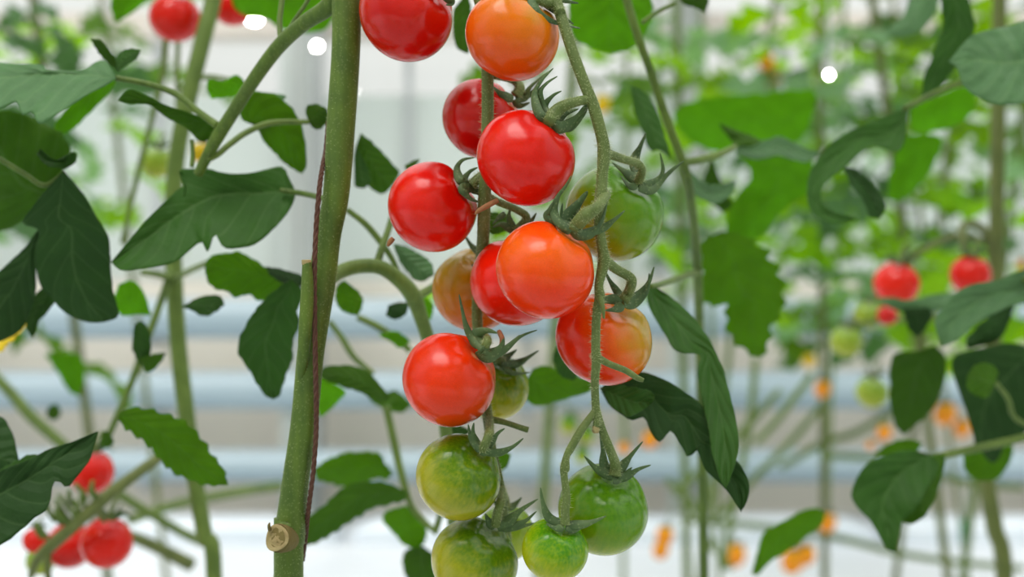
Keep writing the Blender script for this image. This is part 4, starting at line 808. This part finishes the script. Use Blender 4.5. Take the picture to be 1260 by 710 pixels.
# ------------------------------------------------------------ rows of plants in the background
CL = [compound_leaf_mesh('leaf', 300 + i) for i in range(5)]
CLM = {}
for i, me in enumerate(CL):
    for mn in ('bright', 'lime', 'mid', 'pale', 'grey'):
        c = me.copy(); c.materials.append(M[mn]); CLM[(i, mn)] = c
        for p in c.polygons: p.use_smooth = True
def row_plant(px, d, label, zlo, zhi, nl, size, seed, mix=('lime', 'lime', 'bright', 'mid', 'grey', 'pale'), lean=0.0, grp='tomato plants in the rows behind'):
    rnd = random.Random(seed); x = xw(px, d); lean = lean_of(px, d)
    e = empty('tomato_plant', (x, d, 0), label, 'tomato plant', grp)
    pts = [Vector((x + lean * (i / 10 - 0.4), d, 2.6 * i / 10)) for i in range(11)]
    link('stem', tube_mesh('stem', pts, [0.0065] * 11, 8), M['olive_stem'] if rnd.random() < .5 else M['pale_stem'], e)
    ang = rnd.random() * 6.28
    for i in range(nl):
        ang += 2.4 + rnd.uniform(-.3, .3); z = zlo + (zhi - zlo) * (i + rnd.random() * 0.6) / nl
        o = bpy.data.objects.new('leaf', CLM[(rnd.randrange(5), rnd.choice(mix))]); COL.objects.link(o); o.parent = e
        s = size * rnd.uniform(0.75, 1.2); f = z / 2.6
        o.location = (lean * (f - 0.4), 0, z)
        o.rotation_euler = (rnd.uniform(-0.5, 0.35), rnd.uniform(-.5, .5), ang); o.scale = (s, s, s)
rows = [(700, 1.5, 'background tomato plant rising behind the straight front stalk', .88, 1.2, 7, .14),
        (835, 1.7, 'background tomato plant behind the slanting shoot', .86, 1.2, 11, .15),
        (925, 2.2, 'background tomato plant behind the two high orange fruits', .84, 1.22, 11, .17),
        (1010, 1.9, 'background tomato plant behind the curled leaf', .76, 1.30, 15, .15),
        (1095, 1.6, 'background tomato plant behind the paler red tomato', .76, 1.25, 17, .14),
        (1165, 2.0, 'background tomato plant behind the hooked stalk', .72, 1.4, 18, .16),
        (1255, 1.7, 'background tomato plant behind the crinkled grey leaf', .72, 1.35, 17, .15),
        (1130, 2.8, 'distant tomato plant deep in the row behind the hooked stalk', .70, 1.6, 18, .20),
        (1030, 3.0, 'distant tomato plant close to the end wall behind the curled leaf', .78, 1.6, 14, .20),
        (870, 2.9, 'distant tomato plant close to the grey post behind the drooping leaves', .82, 1.5, 10, .18),
        (770, 2.7, 'distant tomato plant seen through the gap beside the front stalk', .98, 1.5, 9, .18),
        (60, 1.5, 'background tomato plant behind the big dark leaf', .86, 1.25, 10, .15),
        (-50, 1.3, 'background tomato plant behind the flat grey green leaf', .80, 1.2, 10, .15),
        (150, 2.3, 'distant tomato plant behind the pale green tomato', .98, 1.4, 9, .17)]
for i, r in enumerate(rows): row_plant(*r, seed=500 + i)
# unseen plants added to block frontal and side light: facing row, neighbours beyond the frame
for i, (x, y) in enumerate([(-1.35, -.75), (-.85, -.8), (-.35, -.75), (.15, -.8), (.65, -.75), (1.15, -.8)]):
    row_plant(630 + x / y * F, y, 'unseen leafy tomato plant added across the aisle to shade the fruit', .25, 2.25, 40, .26, seed=700 + i, grp='unseen shading plants of the facing row')
for i, (x, y) in enumerate([(-.62, .55), (-1.1, .6), (.72, .6), (1.2, .6)]):
    row_plant(630 + x / y * F, y, 'unseen leafy tomato plant added further along the row to block side light', .25, 2.25, 34, .24, seed=720 + i, grp='unseen shading plants further along the row')

# small drip stake standing on the floor
dk = empty('drip_stake', (xw(1187, 2.4), 2.4, 0), 'thin drip stake with a teal clip standing on the white floor', 'drip stake')
teal = plain('teal_plastic', (60, 140, 120), 0.4)
b0 = P(1187, 655, 2.4)
link('rod', tube_mesh('rod', [Vector((b0.x, b0.y, 0.0 + i * 0.08)) for i in range(6)], [0.004] * 6, 8), post_m, dk)
link('clip', tube_mesh('clip', [b0 + Vector((0.002, -0.004, z)) for z in (-.03, -.02, .0, .02, .028)], [.006, .013, .012, .013, .007], 10), teal, dk)

for o in bpy.data.objects:
    if '_w' in o: del o['_w']
